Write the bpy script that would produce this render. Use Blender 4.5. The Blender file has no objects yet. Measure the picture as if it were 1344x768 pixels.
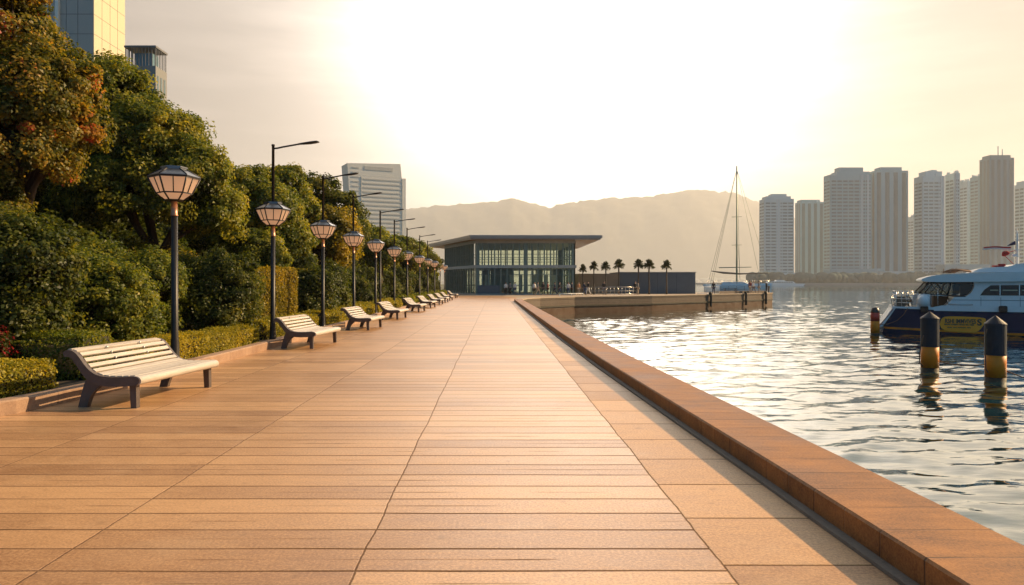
import bpy, bmesh, math, random
import numpy as np
from mathutils import Vector, Matrix

SC = bpy.context.scene
COL = SC.collection
R = math.radians
rng = np.random.default_rng(7)
random.seed(7)
F, VX, HY, EYE = 950.0, 650.0, 371.0, 1.65      # surveyed from the photograph: focal length, vanishing point, horizon, eye height


def X(px, Y):
    return (px - VX) / F * Y


def Z(py, Y):
    return EYE - (py - HY) / F * Y


WATER = -1.8

# ------------------------------------------------------------------ materials
MATS = {}


class NT:
    """small node-tree helper"""
    def __init__(self, tree):
        self.t = tree

    def n(self, typ, **kw):
        nd = self.t.nodes.new(typ)
        for k, v in kw.items():
            setattr(nd, k, v)
        return nd

    def link(self, a, b):
        self.t.links.new(a, b)

    def val(self, sock, v):
        if isinstance(v, bpy.types.NodeSocket):
            self.link(v, sock)
        else:
            sock.default_value = v

    def math(self, op, a, b=0.0, c=0.0, clamp=False):
        nd = self.n('ShaderNodeMath', operation=op, use_clamp=clamp)
        self.val(nd.inputs[0], a)
        self.val(nd.inputs[1], b)
        self.val(nd.inputs[2], c)
        return nd.outputs[0]

    def mix(self, fac, a, b, blend='MIX'):
        nd = self.n('ShaderNodeMix', data_type='RGBA', blend_type=blend)
        self.val(nd.inputs[0], fac)
        for s, v in ((nd.inputs[6], a), (nd.inputs[7], b)):
            if isinstance(v, (tuple, list)):
                v = (v[0], v[1], v[2], 1.0)
            self.val(s, v)
        return nd.outputs[2]

    def noise(self, vec, scale, detail=4.0, rough=0.55, dim='3D'):
        nd = self.n('ShaderNodeTexNoise', noise_dimensions=dim)
        if vec is not None:
            self.link(vec, nd.inputs['Vector'])
        nd.inputs['Scale'].default_value = scale
        nd.inputs['Detail'].default_value = detail
        nd.inputs['Roughness'].default_value = rough
        return nd.outputs[0]

    def ramp(self, v, a, b, lo=0.0, hi=1.0):
        nd = self.n('ShaderNodeMapRange')
        self.val(nd.inputs[0], v)
        nd.inputs[1].default_value = a
        nd.inputs[2].default_value = b
        nd.inputs[3].default_value = lo
        nd.inputs[4].default_value = hi
        return nd.outputs[0]


def new_mat(name):
    m = bpy.data.materials.new(name)
    m.use_nodes = True
    for n in list(m.node_tree.nodes):
        m.node_tree.nodes.remove(n)
    h = NT(m.node_tree)
    out = h.n('ShaderNodeOutputMaterial')
    MATS[name] = m
    return m, h, out


def mat(name, col, rough=0.6, metal=0.0, var=0.12, scale=3.0, bump=0.0, bscale=40.0, spec=0.5, dirt=None, stretch=None, coat=0.0):
    """painted / stone / metal surface: colour with soft noise variation, roughness variation, fine bump"""
    m, h, out = new_mat(name)
    b = h.n('ShaderNodeBsdfPrincipled')
    tc = h.n('ShaderNodeTexCoord')
    vec = tc.outputs['Object']
    if stretch:
        mp = h.n('ShaderNodeMapping')
        mp.inputs['Scale'].default_value = stretch
        h.link(vec, mp.inputs[0])
        vec = mp.outputs[0]
    nz = h.noise(vec, scale, 6)
    f = h.ramp(nz, 0.25, 0.75)
    c0 = tuple(max(0, c * (1 - var)) for c in col)
    c1 = tuple(min(1, c * (1 + var)) for c in col)
    c = h.mix(f, c0, c1)
    if dirt:
        d = h.ramp(h.noise(vec, scale * 0.37, 8, 0.65), 0.48, 0.75)
        c = h.mix(d, c, dirt)
    h.link(c, b.inputs['Base Color'])
    h.link(h.ramp(nz, 0.2, 0.8, max(0.03, rough * 0.85), min(1, rough * 1.15)), b.inputs['Roughness'])
    b.inputs['Metallic'].default_value = metal
    b.inputs['Specular IOR Level'].default_value = spec
    b.inputs['Coat Weight'].default_value = coat
    if bump:
        bp = h.n('ShaderNodeBump')
        bp.inputs['Strength'].default_value = bump
        bp.inputs['Distance'].default_value = 0.02
        h.link(h.noise(vec, bscale, 5, 0.6), bp.inputs['Height'])
        h.link(bp.outputs[0], b.inputs['Normal'])
    h.link(b.outputs[0], out.inputs[0])
    return m


def leaf_mat(name, stops, trans=0.45, scale=0.9, rough=0.45, spec=0.3):
    """leaf: colour by each leaf's own value plus a broad patchiness; lets light through"""
    m, h, out = new_mat(name)
    at = h.n('ShaderNodeAttribute', attribute_name='leaf')
    tc = h.n('ShaderNodeTexCoord')
    nz = h.noise(tc.outputs['Object'], scale, 3)
    v = h.math('ADD', h.math('MULTIPLY', at.outputs['Fac'], 0.72), h.math('MULTIPLY', h.math('SUBTRACT', nz, 0.5), 1.1))
    v = h.math('ADD', v, 0.14, clamp=True)
    r = h.n('ShaderNodeValToRGB')
    els = r.color_ramp.elements
    while len(els) < len(stops):
        els.new(0.5)
    for e, (p, c) in zip(els, stops):
        e.position = p
        e.color = (*c, 1)
    h.link(v, r.inputs[0])
    d = h.n('ShaderNodeBsdfPrincipled')
    h.link(r.outputs[0], d.inputs['Base Color'])
    d.inputs['Roughness'].default_value = rough
    d.inputs['Specular IOR Level'].default_value = spec
    t = h.n('ShaderNodeBsdfTranslucent')
    h.link(h.mix(1.0, r.outputs[0], (1.7, 1.55, 0.7), 'MULTIPLY'), t.inputs[0])
    mx = h.n('ShaderNodeMixShader')
    mx.inputs[0].default_value = trans
    h.link(d.outputs[0], mx.inputs[1])
    h.link(t.outputs[0], mx.inputs[2])
    h.link(mx.outputs[0], out.inputs[0])
    return m


def glass_mat(name, tint, refl=(0.9, 0.95, 0.95), ior=1.5, rough=0.02, extra=0.0):
    """thin sheet of tinted glass"""
    m, h, out = new_mat(name)
    tr = h.n('ShaderNodeBsdfTransparent')
    tr.inputs[0].default_value = (*tint, 1)
    gl = h.n('ShaderNodeBsdfGlossy')
    gl.inputs[0].default_value = (*refl, 1)
    gl.inputs['Roughness'].default_value = rough
    fr = h.n('ShaderNodeFresnel')
    fr.inputs[0].default_value = ior
    mx = h.n('ShaderNodeMixShader')
    h.link(h.math('ADD', fr.outputs[0], extra, clamp=True), mx.inputs[0])
    h.link(tr.outputs[0], mx.inputs[1])
    h.link(gl.outputs[0], mx.inputs[2])
    h.link(mx.outputs[0], out.inputs[0])
    return m


# ------------------------------------------------------------------ geometry collection
class MB:
    """collects shapes; build() links them as ONE mesh object"""
    def __init__(self):
        self.v = []
        self.f = []
        self.s = []
        self.nv = 0

    def add(self, vs, fs, smooth=False):
        o = self.nv
        self.v.extend([tuple(map(float, p)) for p in vs])
        self.nv += len(vs)
        for q in fs:
            self.f.append(tuple(o + i for i in q))
            self.s.append(smooth)
        return self

    def box(self, c, s, rz=0.0, bevel=0.0):
        x, y, z = s[0] / 2, s[1] / 2, s[2] / 2
        ca, sa = math.cos(rz), math.sin(rz)
        if bevel <= 0:
            pts = [(sx * x, sy * y, sz * z) for sz in (-1, 1) for sy in (-1, 1) for sx in (-1, 1)]
            fs = [(0, 2, 3, 1), (4, 5, 7, 6), (0, 1, 5, 4), (2, 6, 7, 3), (0, 4, 6, 2), (1, 3, 7, 5)]
        else:
            bm = bmesh.new()
            bmesh.ops.create_cube(bm, size=1.0)
            for v in bm.verts:
                v.co = Vector((v.co.x * s[0], v.co.y * s[1], v.co.z * s[2]))
            bmesh.ops.bevel(bm, geom=list(bm.edges), offset=bevel, segments=2, affect='EDGES', profile=0.6)
            bm.verts.index_update()
            pts = [tuple(v.co) for v in bm.verts]
            fs = [tuple(v.index for v in q.verts) for q in bm.faces]
            bm.free()
        return self.add([(c[0] + px * ca - py * sa, c[1] + px * sa + py * ca, c[2] + pz) for px, py, pz in pts], fs)

    def tube(self, path, rad, n=8, cap=True, smooth=True):
        P = [Vector(p) for p in path]
        if not isinstance(rad, (list, tuple)):
            rad = [rad] * len(P)
        vs, fs = [], []
        up = None
        for i, p in enumerate(P):
            d = (P[min(i + 1, len(P) - 1)] - P[max(i - 1, 0)])
            d = d.normalized() if d.length > 1e-9 else Vector((0, 0, 1))
            if up is None:
                up = Vector((0, 0, 1)) if abs(d.z) < 0.9 else Vector((1, 0, 0))
            a = (up - d * up.dot(d))
            a = a.normalized() if a.length > 1e-6 else d.orthogonal().normalized()
            b = d.cross(a)
            up = a
            for k in range(n):
                t = 2 * math.pi * k / n
                vs.append(tuple(p + (a * math.cos(t) + b * math.sin(t)) * rad[i]))
        for i in range(len(P) - 1):
            for k in range(n):
                k2 = (k + 1) % n
                fs.append((i * n + k, i * n + k2, (i + 1) * n + k2, (i + 1) * n + k))
        self.add(vs, fs, smooth)
        if cap:
            o = self.nv - len(vs)
            self.f.append(tuple(o + k for k in reversed(range(n))))
            self.f.append(tuple(o + (len(P) - 1) * n + k for k in range(n)))
            self.s += [False, False]
        return self

    def lathe(self, prof, n=12, c=(0, 0, 0), rot=0.0, smooth=True, cap=True):
        vs, fs = [], []
        for r, z in prof:
            for k in range(n):
                t = 2 * math.pi * k / n + rot
                vs.append((c[0] + r * math.cos(t), c[1] + r * math.sin(t), c[2] + z))
        for i in range(len(prof) - 1):
            for k in range(n):
                k2 = (k + 1) % n
                fs.append((i * n + k, i * n + k2, (i + 1) * n + k2, (i + 1) * n + k))
        self.add(vs, fs, smooth)
        if cap:
            o = self.nv - len(vs)
            self.f.append(tuple(o + k for k in reversed(range(n))))
            self.f.append(tuple(o + (len(prof) - 1) * n + k for k in range(n)))
            self.s += [False, False]
        return self

    def prism(self, poly, a, b, axis='z'):
        """polygon extruded from a to b along an axis; poly is in the other two coordinates"""
        def mk(p, t):
            return {'z': (p[0], p[1], t), 'y': (p[0], t, p[1]), 'x': (t, p[0], p[1])}[axis]
        n = len(poly)
        vs = [mk(p, a) for p in poly] + [mk(p, b) for p in poly]
        fs = [tuple(range(n)), tuple(reversed(range(n, 2 * n)))]
        for i in range(n):
            j = (i + 1) % n
            fs.append((i, i + n, j + n, j))
        return self.add(vs, fs)

    def sweep(self, path, prof, closed_prof=True):
        """profile [(offset to the right of travel, z)] swept along a plan path [(x, y)]"""
        P = [Vector((p[0], p[1])) for p in path]
        n = len(prof)
        vs, fs = [], []
        for i, p in enumerate(P):
            d1 = (P[i] - P[i - 1]).normalized() if i else (P[1] - P[0]).normalized()
            d2 = (P[i + 1] - P[i]).normalized() if i < len(P) - 1 else d1
            r1 = Vector((d1.y, -d1.x))
            r2 = Vector((d2.y, -d2.x))
            m = (r1 + r2).normalized()
            m = m / max(0.35, m.dot(r1))
            for o, z in prof:
                vs.append((p.x + m.x * o, p.y + m.y * o, z))
        last = n if closed_prof else n - 1
        for i in range(len(P) - 1):
            for k in range(last):
                k2 = (k + 1) % n
                fs.append((i * n + k, (i + 1) * n + k, (i + 1) * n + k2, i * n + k2))
        if closed_prof:
            fs.append(tuple(range(n)))
            fs.append(tuple(reversed(range((len(P) - 1) * n, len(P) * n))))
        return self.add(vs, fs)

    def sphere(self, c, r, n=10, m=7):
        if not isinstance(r, (tuple, list)):
            r = (r, r, r)
        vs = [(c[0], c[1], c[2] - r[2])]
        for i in range(1, m):
            t = math.pi * i / m - math.pi / 2
            for k in range(n):
                a = 2 * math.pi * k / n
                vs.append((c[0] + r[0] * math.cos(t) * math.cos(a), c[1] + r[1] * math.cos(t) * math.sin(a), c[2] + r[2] * math.sin(t)))
        vs.append((c[0], c[1], c[2] + r[2]))
        fs = []
        for k in range(n):
            fs.append((0, 1 + (k + 1) % n, 1 + k))
        for i in range(m - 2):
            for k in range(n):
                fs.append((1 + i * n + k, 1 + i * n + (k + 1) % n, 1 + (i + 1) * n + (k + 1) % n, 1 + (i + 1) * n + k))
        for k in range(n):
            fs.append((1 + (m - 2) * n + k, 1 + (m - 2) * n + (k + 1) % n, len(vs) - 1))
        return self.add(vs, fs, True)

    def build(self, name, material, parent=None, fix=True):
        me = bpy.data.meshes.new(name)
        me.from_pydata(self.v, [], self.f)
        me.polygons.foreach_set('use_smooth', self.s)
        if fix:
            bm = bmesh.new()
            bm.from_mesh(me)
            bmesh.ops.recalc_face_normals(bm, faces=bm.faces)
            bm.to_mesh(me)
            bm.free()
        me.materials.append(material)
        me.update()
        return link(name, me, parent)


def link(name, data, parent=None):
    o = bpy.data.objects.new(name, data)
    COL.objects.link(o)
    if parent is not None:
        o.parent = parent
    return o


def tag(o, label=None, cat=None, group=None, kind=None):
    if label:
        o['label'] = label
    if cat:
        o['category'] = cat
    if group:
        o['group'] = group
    if kind:
        o['kind'] = kind
    return o


def thing(name, label, cat, loc=(0, 0, 0), rz=0.0, group=None):
    o = link(name, None)
    o.location = loc
    o.rotation_euler = (0, 0, rz)
    o.empty_display_size = 0.2
    return tag(o, label, cat, group)


def dup(root, loc=None, rz=None, scale=None, label=None):
    """copy of a thing with its parts and sub-parts"""
    def rec(o, p):
        c = o.copy()
        COL.objects.link(c)
        if p is not None:
            c.parent = p
        for ch in list(o.children):
            rec(ch, c)
        return c
    r = rec(root, None)
    if loc is not None:
        r.location = loc
    if rz is not None:
        r.rotation_euler = (0, 0, rz)
    if scale is not None:
        r.scale = scale if isinstance(scale, (tuple, list)) else (scale,) * 3
    if label:
        r['label'] = label
    return r


# ------------------------------------------------------------------ leaves
def unit(v):
    return v / np.maximum(np.linalg.norm(v, axis=1, keepdims=True), 1e-9)


def leaf_mesh(name, P, N, size, val, material, parent=None, core=None, core_mat=None, aspect=0.62):
    """one mesh of many small folded leaves at points P facing N; core: (verts, faces) of the dense inner twigs"""
    n = len(P)
    size = np.broadcast_to(np.asarray(size, float), (n,))[:, None]
    T = unit(np.cross(N, unit(rng.normal(size=(n, 3)))))
    B = np.cross(N, T)
    h = size * 0.5
    w = size * 0.5 * aspect
    dro = N * size * 0.18
    V = np.empty((n, 4, 3))
    V[:, 0] = P - T * h - dro * 0.3
    V[:, 1] = P + B * w + dro * 0.7
    V[:, 2] = P + T * h - dro
    V[:, 3] = P - B * w + dro * 0.7
    verts = V.reshape(-1, 3)
    nc = 0
    if core is not None:
        cv = np.asarray(core[0], float)
        cf = core[1]
        nc = len(cf)
        loops = np.concatenate([np.arange(n * 4), (np.concatenate([np.asarray(q) for q in cf]) + n * 4)])
        tot = np.concatenate([np.full(n, 4), np.array([len(q) for q in cf])])
        verts = np.concatenate([verts, cv])
        val = np.concatenate([val, np.zeros(nc)])
    else:
        loops = np.arange(n * 4)
        tot = np.full(n, 4)
    me = bpy.data.meshes.new(name)
    me.vertices.add(len(verts))
    me.vertices.foreach_set('co', verts.astype(np.float32).ravel())
    me.loops.add(len(loops))
    me.loops.foreach_set('vertex_index', loops.astype(np.int32))
    me.polygons.add(len(tot))
    st = np.concatenate([[0], np.cumsum(tot)[:-1]])
    me.polygons.foreach_set('loop_start', st.astype(np.int32))
    me.update(calc_edges=True)
    at = me.attributes.new('leaf', 'FLOAT', 'FACE')
    at.data.foreach_set('value', np.asarray(val, np.float32))
    me.materials.append(material)
    if core is not None:
        me.materials.append(core_mat)
        mi = np.concatenate([np.zeros(n), np.ones(nc)]).astype(np.int32)
        me.polygons.foreach_set('material_index', mi)
    return link(name, me, parent)


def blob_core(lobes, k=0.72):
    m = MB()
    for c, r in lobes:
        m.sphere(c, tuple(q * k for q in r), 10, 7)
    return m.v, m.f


def lobes_points(lobes, clumps, per, crad, up=0.35, shell=0.55, squash=0.85):
    """leaves gathered in clumps spread through ellipsoid lobes (c, (rx, ry, rz)); returns points, normals, clump id"""
    vol = np.array([r[0] * r[1] * r[2] for _, r in lobes]) ** 0.7
    pick = rng.choice(len(lobes), clumps, p=vol / vol.sum())
    C = np.array([c for c, _ in lobes])[pick]
    Rr = np.array([r for _, r in lobes])[pick]
    d = unit(rng.normal(size=(clumps, 3)))
    d[:, 2] = np.where(d[:, 2] < -0.55, -d[:, 2], d[:, 2])
    rad = shell + (1 - shell) * rng.random(clumps) ** 0.5 + 0.26 * (rng.random(clumps) < 0.22) * rng.random(clumps)
    cc = C + d * Rr * rad[:, None]
    cr = crad * (0.45 + 0.9 * rng.random(clumps) ** 1.3)
    idx = np.repeat(np.arange(clumps), per)
    n = len(idx)
    dl = unit(rng.normal(size=(n, 3)))
    rr = (0.35 + 0.65 * rng.random(n) ** 0.6)
    P = cc[idx] + dl * (cr[idx] * rr)[:, None] * np.array([1, 1, squash])
    N = unit(dl * 0.6 + d[idx] * 0.5 + rng.normal(size=(n, 3)) * 0.45 + np.array([0, 0, up]))
    return P, N, idx
# light and air
HAZE_D = 0.00012
NISH = 0.05
SUN_E = 5.0
SUN_C = (1.0, 0.70, 0.38)
GLOW1 = (0.45, 0.362, 0.288)
GLOW2 = (3.1, 2.62, 2.2)
GLOW3 = (0.20, 0.29, 0.34)
GLOW4 = (0.05, 0.165, 0.29)
EXPO = 0.78
# ================================================================== materials used
def deck_mat():
    """worn brown stone pavers in strips along the walk; joints, tone per paver, fine grain"""
    m, h, out = new_mat('promenade_pavers')
    b = h.n('ShaderNodeBsdfPrincipled')
    tc = h.n('ShaderNodeTexCoord')
    sx = h.n('ShaderNodeSeparateXYZ')
    warp = h.noise(tc.outputs['Object'], 0.9, 2)
    h.link(tc.outputs['Object'], sx.inputs[0])
    x, y = sx.outputs[0], sx.outputs[1]
    xw = h.math('ADD', x, h.math('MULTIPLY', h.math('SUBTRACT', warp, 0.5), 0.05))
    fine = h.noise(tc.outputs['Object'], 9.0, 3)
    xw = h.math('ADD', xw, h.math('MULTIPLY', h.math('SUBTRACT', fine, 0.5), 0.016))
    yw = h.math('ADD', y, h.math('MULTIPLY', h.math('SUBTRACT', warp, 0.5), 0.03))
    seams = (-4.42, -2.62, -0.8, 1.33)
    strip, seam = 0.0, None
    for s in seams:
        g = h.math('GREATER_THAN', xw, s)
        strip = h.math('ADD', strip, g)
        dd = h.math('ABSOLUTE', h.math('SUBTRACT', xw, s))
        seam = dd if seam is None else h.math('MINIMUM', seam, dd)
    seam = h.ramp(seam, 0.003, 0.009, 0.8, 0)
    right = h.math('GREATER_THAN', xw, 1.33)
    pitch = h.math('ADD', 0.345, h.math('MULTIPLY', right, 0.5))
    v = h.math('DIVIDE', yw, pitch)
    row = h.math('FLOOR', v)
    fr = h.math('FRACT', v)
    edge = h.math('MULTIPLY', h.math('MINIMUM', fr, h.math('SUBTRACT', 1.0, fr)), pitch)
    wn = h.n('ShaderNodeTexWhiteNoise', noise_dimensions='2D')
    cv = h.n('ShaderNodeCombineXYZ')
    h.link(row, cv.inputs[0])
    h.link(strip, cv.inputs[1])
    h.link(cv.outputs[0], wn.inputs['Vector'])
    rnd = wn.outputs['Value']
    jw = h.ramp(edge, 0.006, 0.015, 1, 0)
    # half-row joints that come and go
    cv2 = h.n('ShaderNodeCombineXYZ')
    h.link(h.math('MULTIPLY', x, 0.55), cv2.inputs[0])
    h.link(h.math('MULTIPLY', row, 3.7), cv2.inputs[1])
    come = h.ramp(h.noise(cv2.outputs[0], 1.0, 2), 0.36, 0.56)
    joint = h.math('MULTIPLY', jw, h.math('ADD', 0.55, h.math('MULTIPLY', come, 0.45)))
    e2 = h.math('MULTIPLY', h.math('ABSOLUTE', h.math('SUBTRACT', fr, 0.5)), pitch)
    cv3 = h.n('ShaderNodeCombineXYZ')
    h.link(h.math('MULTIPLY', x, 0.8), cv3.inputs[0])
    h.link(h.math('MULTIPLY', row, 5.3), cv3.inputs[1])
    come2 = h.ramp(h.noise(cv3.outputs[0], 1.0, 2), 0.52, 0.66)
    j2 = h.math('MULTIPLY', h.math('MULTIPLY', h.ramp(e2, 0.004, 0.012, 0.75, 0), come2), h.math('SUBTRACT', 1.0, right))
    joint = h.math('MAXIMUM', joint, j2)
    joint = h.math('MAXIMUM', joint, seam)
    # grain drawn along x
    mp = h.n('ShaderNodeMapping')
    mp.inputs['Scale'].default_value = (1.0, 4.0, 1.0)
    h.link(tc.outputs['Object'], mp.inputs[0])
    streak = h.noise(mp.outputs[0], 3.2, 8, 0.7)
    blot = h.noise(tc.outputs['Object'], 0.55, 5, 0.6)
    grain = h.noise(tc.outputs['Object'], 52.0, 6, 0.8)
    pit = h.noise(tc.outputs['Object'], 46.0, 4, 0.7)
    t = h.math('ADD', h.math('MULTIPLY', h.math('SUBTRACT', streak, 0.5), 0.8), h.math('MULTIPLY', h.math('SUBTRACT', blot, 0.5), 0.8))
    t = h.math('ADD', t, h.math('MULTIPLY', h.math('SUBTRACT', rnd, 0.5), 0.55))
    t = h.math('ADD', t, h.math('MULTIPLY', h.math('SUBTRACT', grain, 0.5), 3.2))
    t = h.math('ADD', t, 0.5, clamp=True)
    c = h.mix(t, (0.265, 0.135, 0.072), (0.63, 0.372, 0.190))
    spot = h.ramp(h.noise(tc.outputs['Object'], 6.5, 3, 0.5), 0.64, 0.72, 0, 0.30)
    c = h.mix(spot, c, (0.14, 0.07, 0.036))
    worn = h.ramp(h.noise(tc.outputs['Object'], 0.8, 7, 0.7), 0.52, 0.72, 0, 0.28)
    c = h.mix(worn, c, (0.60, 0.42, 0.27))
    c = h.mix(h.math('MULTIPLY', joint, 0.84), c, (0.045, 0.025, 0.014))
    h.link(c, b.inputs['Base Color'])
    h.link(h.math('ADD', h.ramp(h.math('ADD', h.math('MULTIPLY', streak, 0.5), h.math('MULTIPLY', blot, 0.5)), 0.3, 0.7, 0.26, 0.42), h.math('ADD', h.math('MULTIPLY', joint, 0.3), h.math('MULTIPLY', right, 0.16)), clamp=True), b.inputs['Roughness'])
    h.link(h.math('MULTIPLY', h.math('SUBTRACT', 1.0, joint), 0.5), b.inputs['Specular IOR Level'])
    b.inputs['Specular Tint'].default_value = (1.0, 0.74, 0.38, 1)
    hgt = h.math('SUBTRACT', h.math('ADD', h.math('MULTIPLY', pit, 0.10), h.math('MULTIPLY', grain, 0.10)), h.math('MULTIPLY', joint, 0.5))
    hgt = h.math('ADD', hgt, h.math('MULTIPLY', streak, 0.14))
    bp = h.n('ShaderNodeBump')
    bp.inputs['Strength'].default_value = 0.35
    bp.inputs['Distance'].default_value = 0.02
    h.link(hgt, bp.inputs['Height'])
    h.link(bp.outputs[0], b.inputs['Normal'])
    h.link(b.outputs[0], out.inputs[0])
    return m


def stone_block_mat(name, ca, cb, pitch, joint_col, axis=1, band=None, rough=0.6, course=None):
    """dressed stone with block joints every pitch metres, optional tide stain below a height"""
    m, h, out = new_mat(name)
    b = h.n('ShaderNodeBsdfPrincipled')
    tc = h.n('ShaderNodeTexCoord')
    sx = h.n('ShaderNodeSeparateXYZ')
    h.link(tc.outputs['Object'], sx.inputs[0])
    y = sx.outputs[axis]
    z = sx.outputs[2]
    v = h.math('DIVIDE', h.math('ADD', y, h.math('MULTIPLY', h.noise(tc.outputs['Object'], 2.0, 2), 0.03)), pitch)
    fr = h.math('FRACT', v)
    edge = h.math('MULTIPLY', h.math('MINIMUM', fr, h.math('SUBTRACT', 1.0, fr)), pitch)
    joint = h.ramp(edge, 0.004, 0.010, 1, 0)
    if course:
        vz = h.math('FRACT', h.math('DIVIDE', z, course))
        ez = h.math('MULTIPLY', h.math('MINIMUM', vz, h.math('SUBTRACT', 1.0, vz)), course)
        joint = h.math('MAXIMUM', joint, h.ramp(ez, 0.01, 0.03, 1, 0))
    wn = h.n('ShaderNodeTexWhiteNoise', noise_dimensions='1D')
    h.link(h.math('FLOOR', v), wn.inputs['W'])
    mp = h.n('ShaderNodeMapping')
    mp.inputs['Scale'].default_value = (1.0, 5.0, 5.0)
    h.link(tc.outputs['Object'], mp.inputs[0])
    streak = h.noise(mp.outputs[0], 2.0, 6, 0.6)
    grain = h.noise(tc.outputs['Object'], 60, 5, 0.8)
    blot = h.noise(tc.outputs['Object'], 1.3, 5, 0.6)
    t = h.math('ADD', h.math('MULTIPLY', h.math('SUBTRACT', streak, 0.5), 1.0), h.math('MULTIPLY', h.math('SUBTRACT', grain, 0.5), 2.2))
    t = h.math('ADD', t, h.math('MULTIPLY', h.math('SUBTRACT', blot, 0.5), 1.7))
    t = h.math('ADD', t, h.math('MULTIPLY', h.math('SUBTRACT', wn.outputs['Value'], 0.5), 0.16))
    t = h.math('ADD', t, 0.5, clamp=True)
    c = h.mix(t, ca, cb)
    c = h.mix(h.math('MULTIPLY', joint, h.ramp(h.noise(tc.outputs['Object'], 3.1, 2), 0.35, 0.6, 0.12, 0.8)), c, joint_col)
    if band:
        zz = h.math('ADD', z, h.math('MULTIPLY', h.math('SUBTRACT', h.noise(tc.outputs['Object'], 1.1, 5), 0.5), 0.5))
        c = h.mix(h.ramp(zz, band[0] - 0.12, band[0] + 0.12, 1, 0), c, band[1])
    h.link(c, b.inputs['Base Color'])
    h.link(h.ramp(blot, 0.3, 0.7, rough * 0.85, rough * 1.15), b.inputs['Roughness'])
    bp = h.n('ShaderNodeBump')
    bp.inputs['Strength'].default_value = 0.5
    bp.inputs['Distance'].default_value = 0.02
    h.link(h.math('SUBTRACT', h.math('ADD', h.math('MULTIPLY', grain, 0.15), h.math('MULTIPLY', streak, 0.15)), h.math('MULTIPLY', joint, 0.4)), bp.inputs['Height'])
    h.link(bp.outputs[0], b.inputs['Normal'])
    h.link(b.outputs[0], out.inputs[0])
    return m


def water_mat():
    m, h, out = new_mat('harbour_water_surface')
    b = h.n('ShaderNodeBsdfPrincipled')
    tc = h.n('ShaderNodeTexCoord')
    b.inputs['Base Color'].default_value = (0.30, 0.36, 0.36, 1)
    b.inputs['Metallic'].default_value = 0.0
    b.inputs['IOR'].default_value = 1.34
    b.inputs['Roughness'].default_value = 0.03
    mp = h.n('ShaderNodeMapping')
    mp.inputs['Scale'].default_value = (0.55, 1.5, 1.0)
    h.link(tc.outputs['Object'], mp.inputs[0])
    n1 = h.noise(mp.outputs[0], 2.0, 2, 0.5)
    n2 = h.noise(mp.outputs[0], 5.0, 1, 0.5)
    n3 = h.noise(mp.outputs[0], 0.35, 2, 0.5)
    hh = h.math('ADD', h.math('MULTIPLY', n1, 0.10), h.math('MULTIPLY', n2, 0.018))
    hh = h.math('ADD', hh, h.math('MULTIPLY', n3, 0.1))
    bp = h.n('ShaderNodeBump')
    bp.inputs['Strength'].default_value = 1.0
    bp.inputs['Distance'].default_value = 0.15
    h.link(hh, bp.inputs['Height'])
    h.link(bp.outputs[0], b.inputs['Normal'])
    b.inputs['Base Color'].default_value = (0.020, 0.068, 0.080, 1)
    g = h.n('ShaderNodeBsdfGlossy')
    g.inputs[0].default_value = (0.90, 0.945, 0.955, 1)
    g.inputs['Roughness'].default_value = 0.03
    h.link(bp.outputs[0], g.inputs['Normal'])
    fr = h.n('ShaderNodeFresnel')
    fr.inputs[0].default_value = 2.0
    h.link(bp.outputs[0], fr.inputs['Normal'])
    mx = h.n('ShaderNodeMixShader')
    h.link(h.math('MULTIPLY', h.math('SUBTRACT', fr.outputs[0], 0.09), 1.9, clamp=True), mx.inputs[0])
    h.link(b.outputs[0], mx.inputs[1])
    h.link(g.outputs[0], mx.inputs[2])
    h.link(mx.outputs[0], out.inputs[0])
    return m


deck_mat()
stone_block_mat('coping_stone', (0.12, 0.046, 0.013), (0.40, 0.172, 0.050), 0.43, (0.04, 0.018, 0.010), rough=0.62)
stone_block_mat('kerb_stone', (0.22, 0.13, 0.085), (0.40, 0.26, 0.17), 1.4, (0.05, 0.035, 0.025), rough=0.7)
stone_block_mat('basin_stone', (0.075, 0.055, 0.042), (0.155, 0.115, 0.085), 1.6, (0.05, 0.035, 0.025), axis=0, band=(-1.05, (0.075, 0.034, 0.014)), rough=0.8, course=0.6)
water_mat()
mat('footing_concrete', (0.17, 0.135, 0.105), 0.8, var=0.25, scale=6, bump=0.4)
mat('plaza_paving', (0.40, 0.31, 0.22), 0.65, var=0.12, scale=1.2, bump=0.2)
mat('earth', (0.05, 0.036, 0.022), 0.95, var=0.4, scale=5, bump=0.8, bscale=25)
mat('land_soil', (0.10, 0.10, 0.055), 0.95, var=0.3, scale=0.4)
mat('lawn', (0.085, 0.10, 0.022), 0.9, var=0.3, scale=4, bump=0.6, bscale=60)
mat('hill_forest', (0.085, 0.075, 0.04), 0.95, var=0.3, scale=0.004)
mat('shore_concrete', (0.26, 0.26, 0.25), 0.8, var=0.2, scale=0.02)
mat('dark_steel', (0.020, 0.019, 0.020), 0.42, 0.3, var=0.2, scale=8)
mat('lamp_roof_metal', (0.20, 0.21, 0.23), 0.30, 0.85, var=0.15, scale=12)
mat('copper_collar', (0.42, 0.22, 0.14), 0.40, 0.75, var=0.2, scale=12)
mat('bench_wood', (0.50, 0.45, 0.395), 0.5, var=0.16, scale=3, stretch=(18, 1.2, 18), bump=0.25, bscale=8, dirt=(0.36, 0.30, 0.25))
mat('bench_iron', (0.085, 0.065, 0.058), 0.55, var=0.25, scale=10, bump=0.2)
mat('steel_bolt', (0.7, 0.68, 0.64), 0.3, 0.9)
mat('bark', (0.075, 0.048, 0.032), 0.9, var=0.35, scale=5, bump=0.9, bscale=14, stretch=(6, 6, 1))
mat('palm_bark', (0.11, 0.085, 0.06), 0.9, var=0.3, scale=5, bump=0.5, bscale=12, stretch=(1, 1, 6))
mat('twig_core', (0.022, 0.020, 0.010), 0.95, var=0.3, scale=4)
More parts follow.
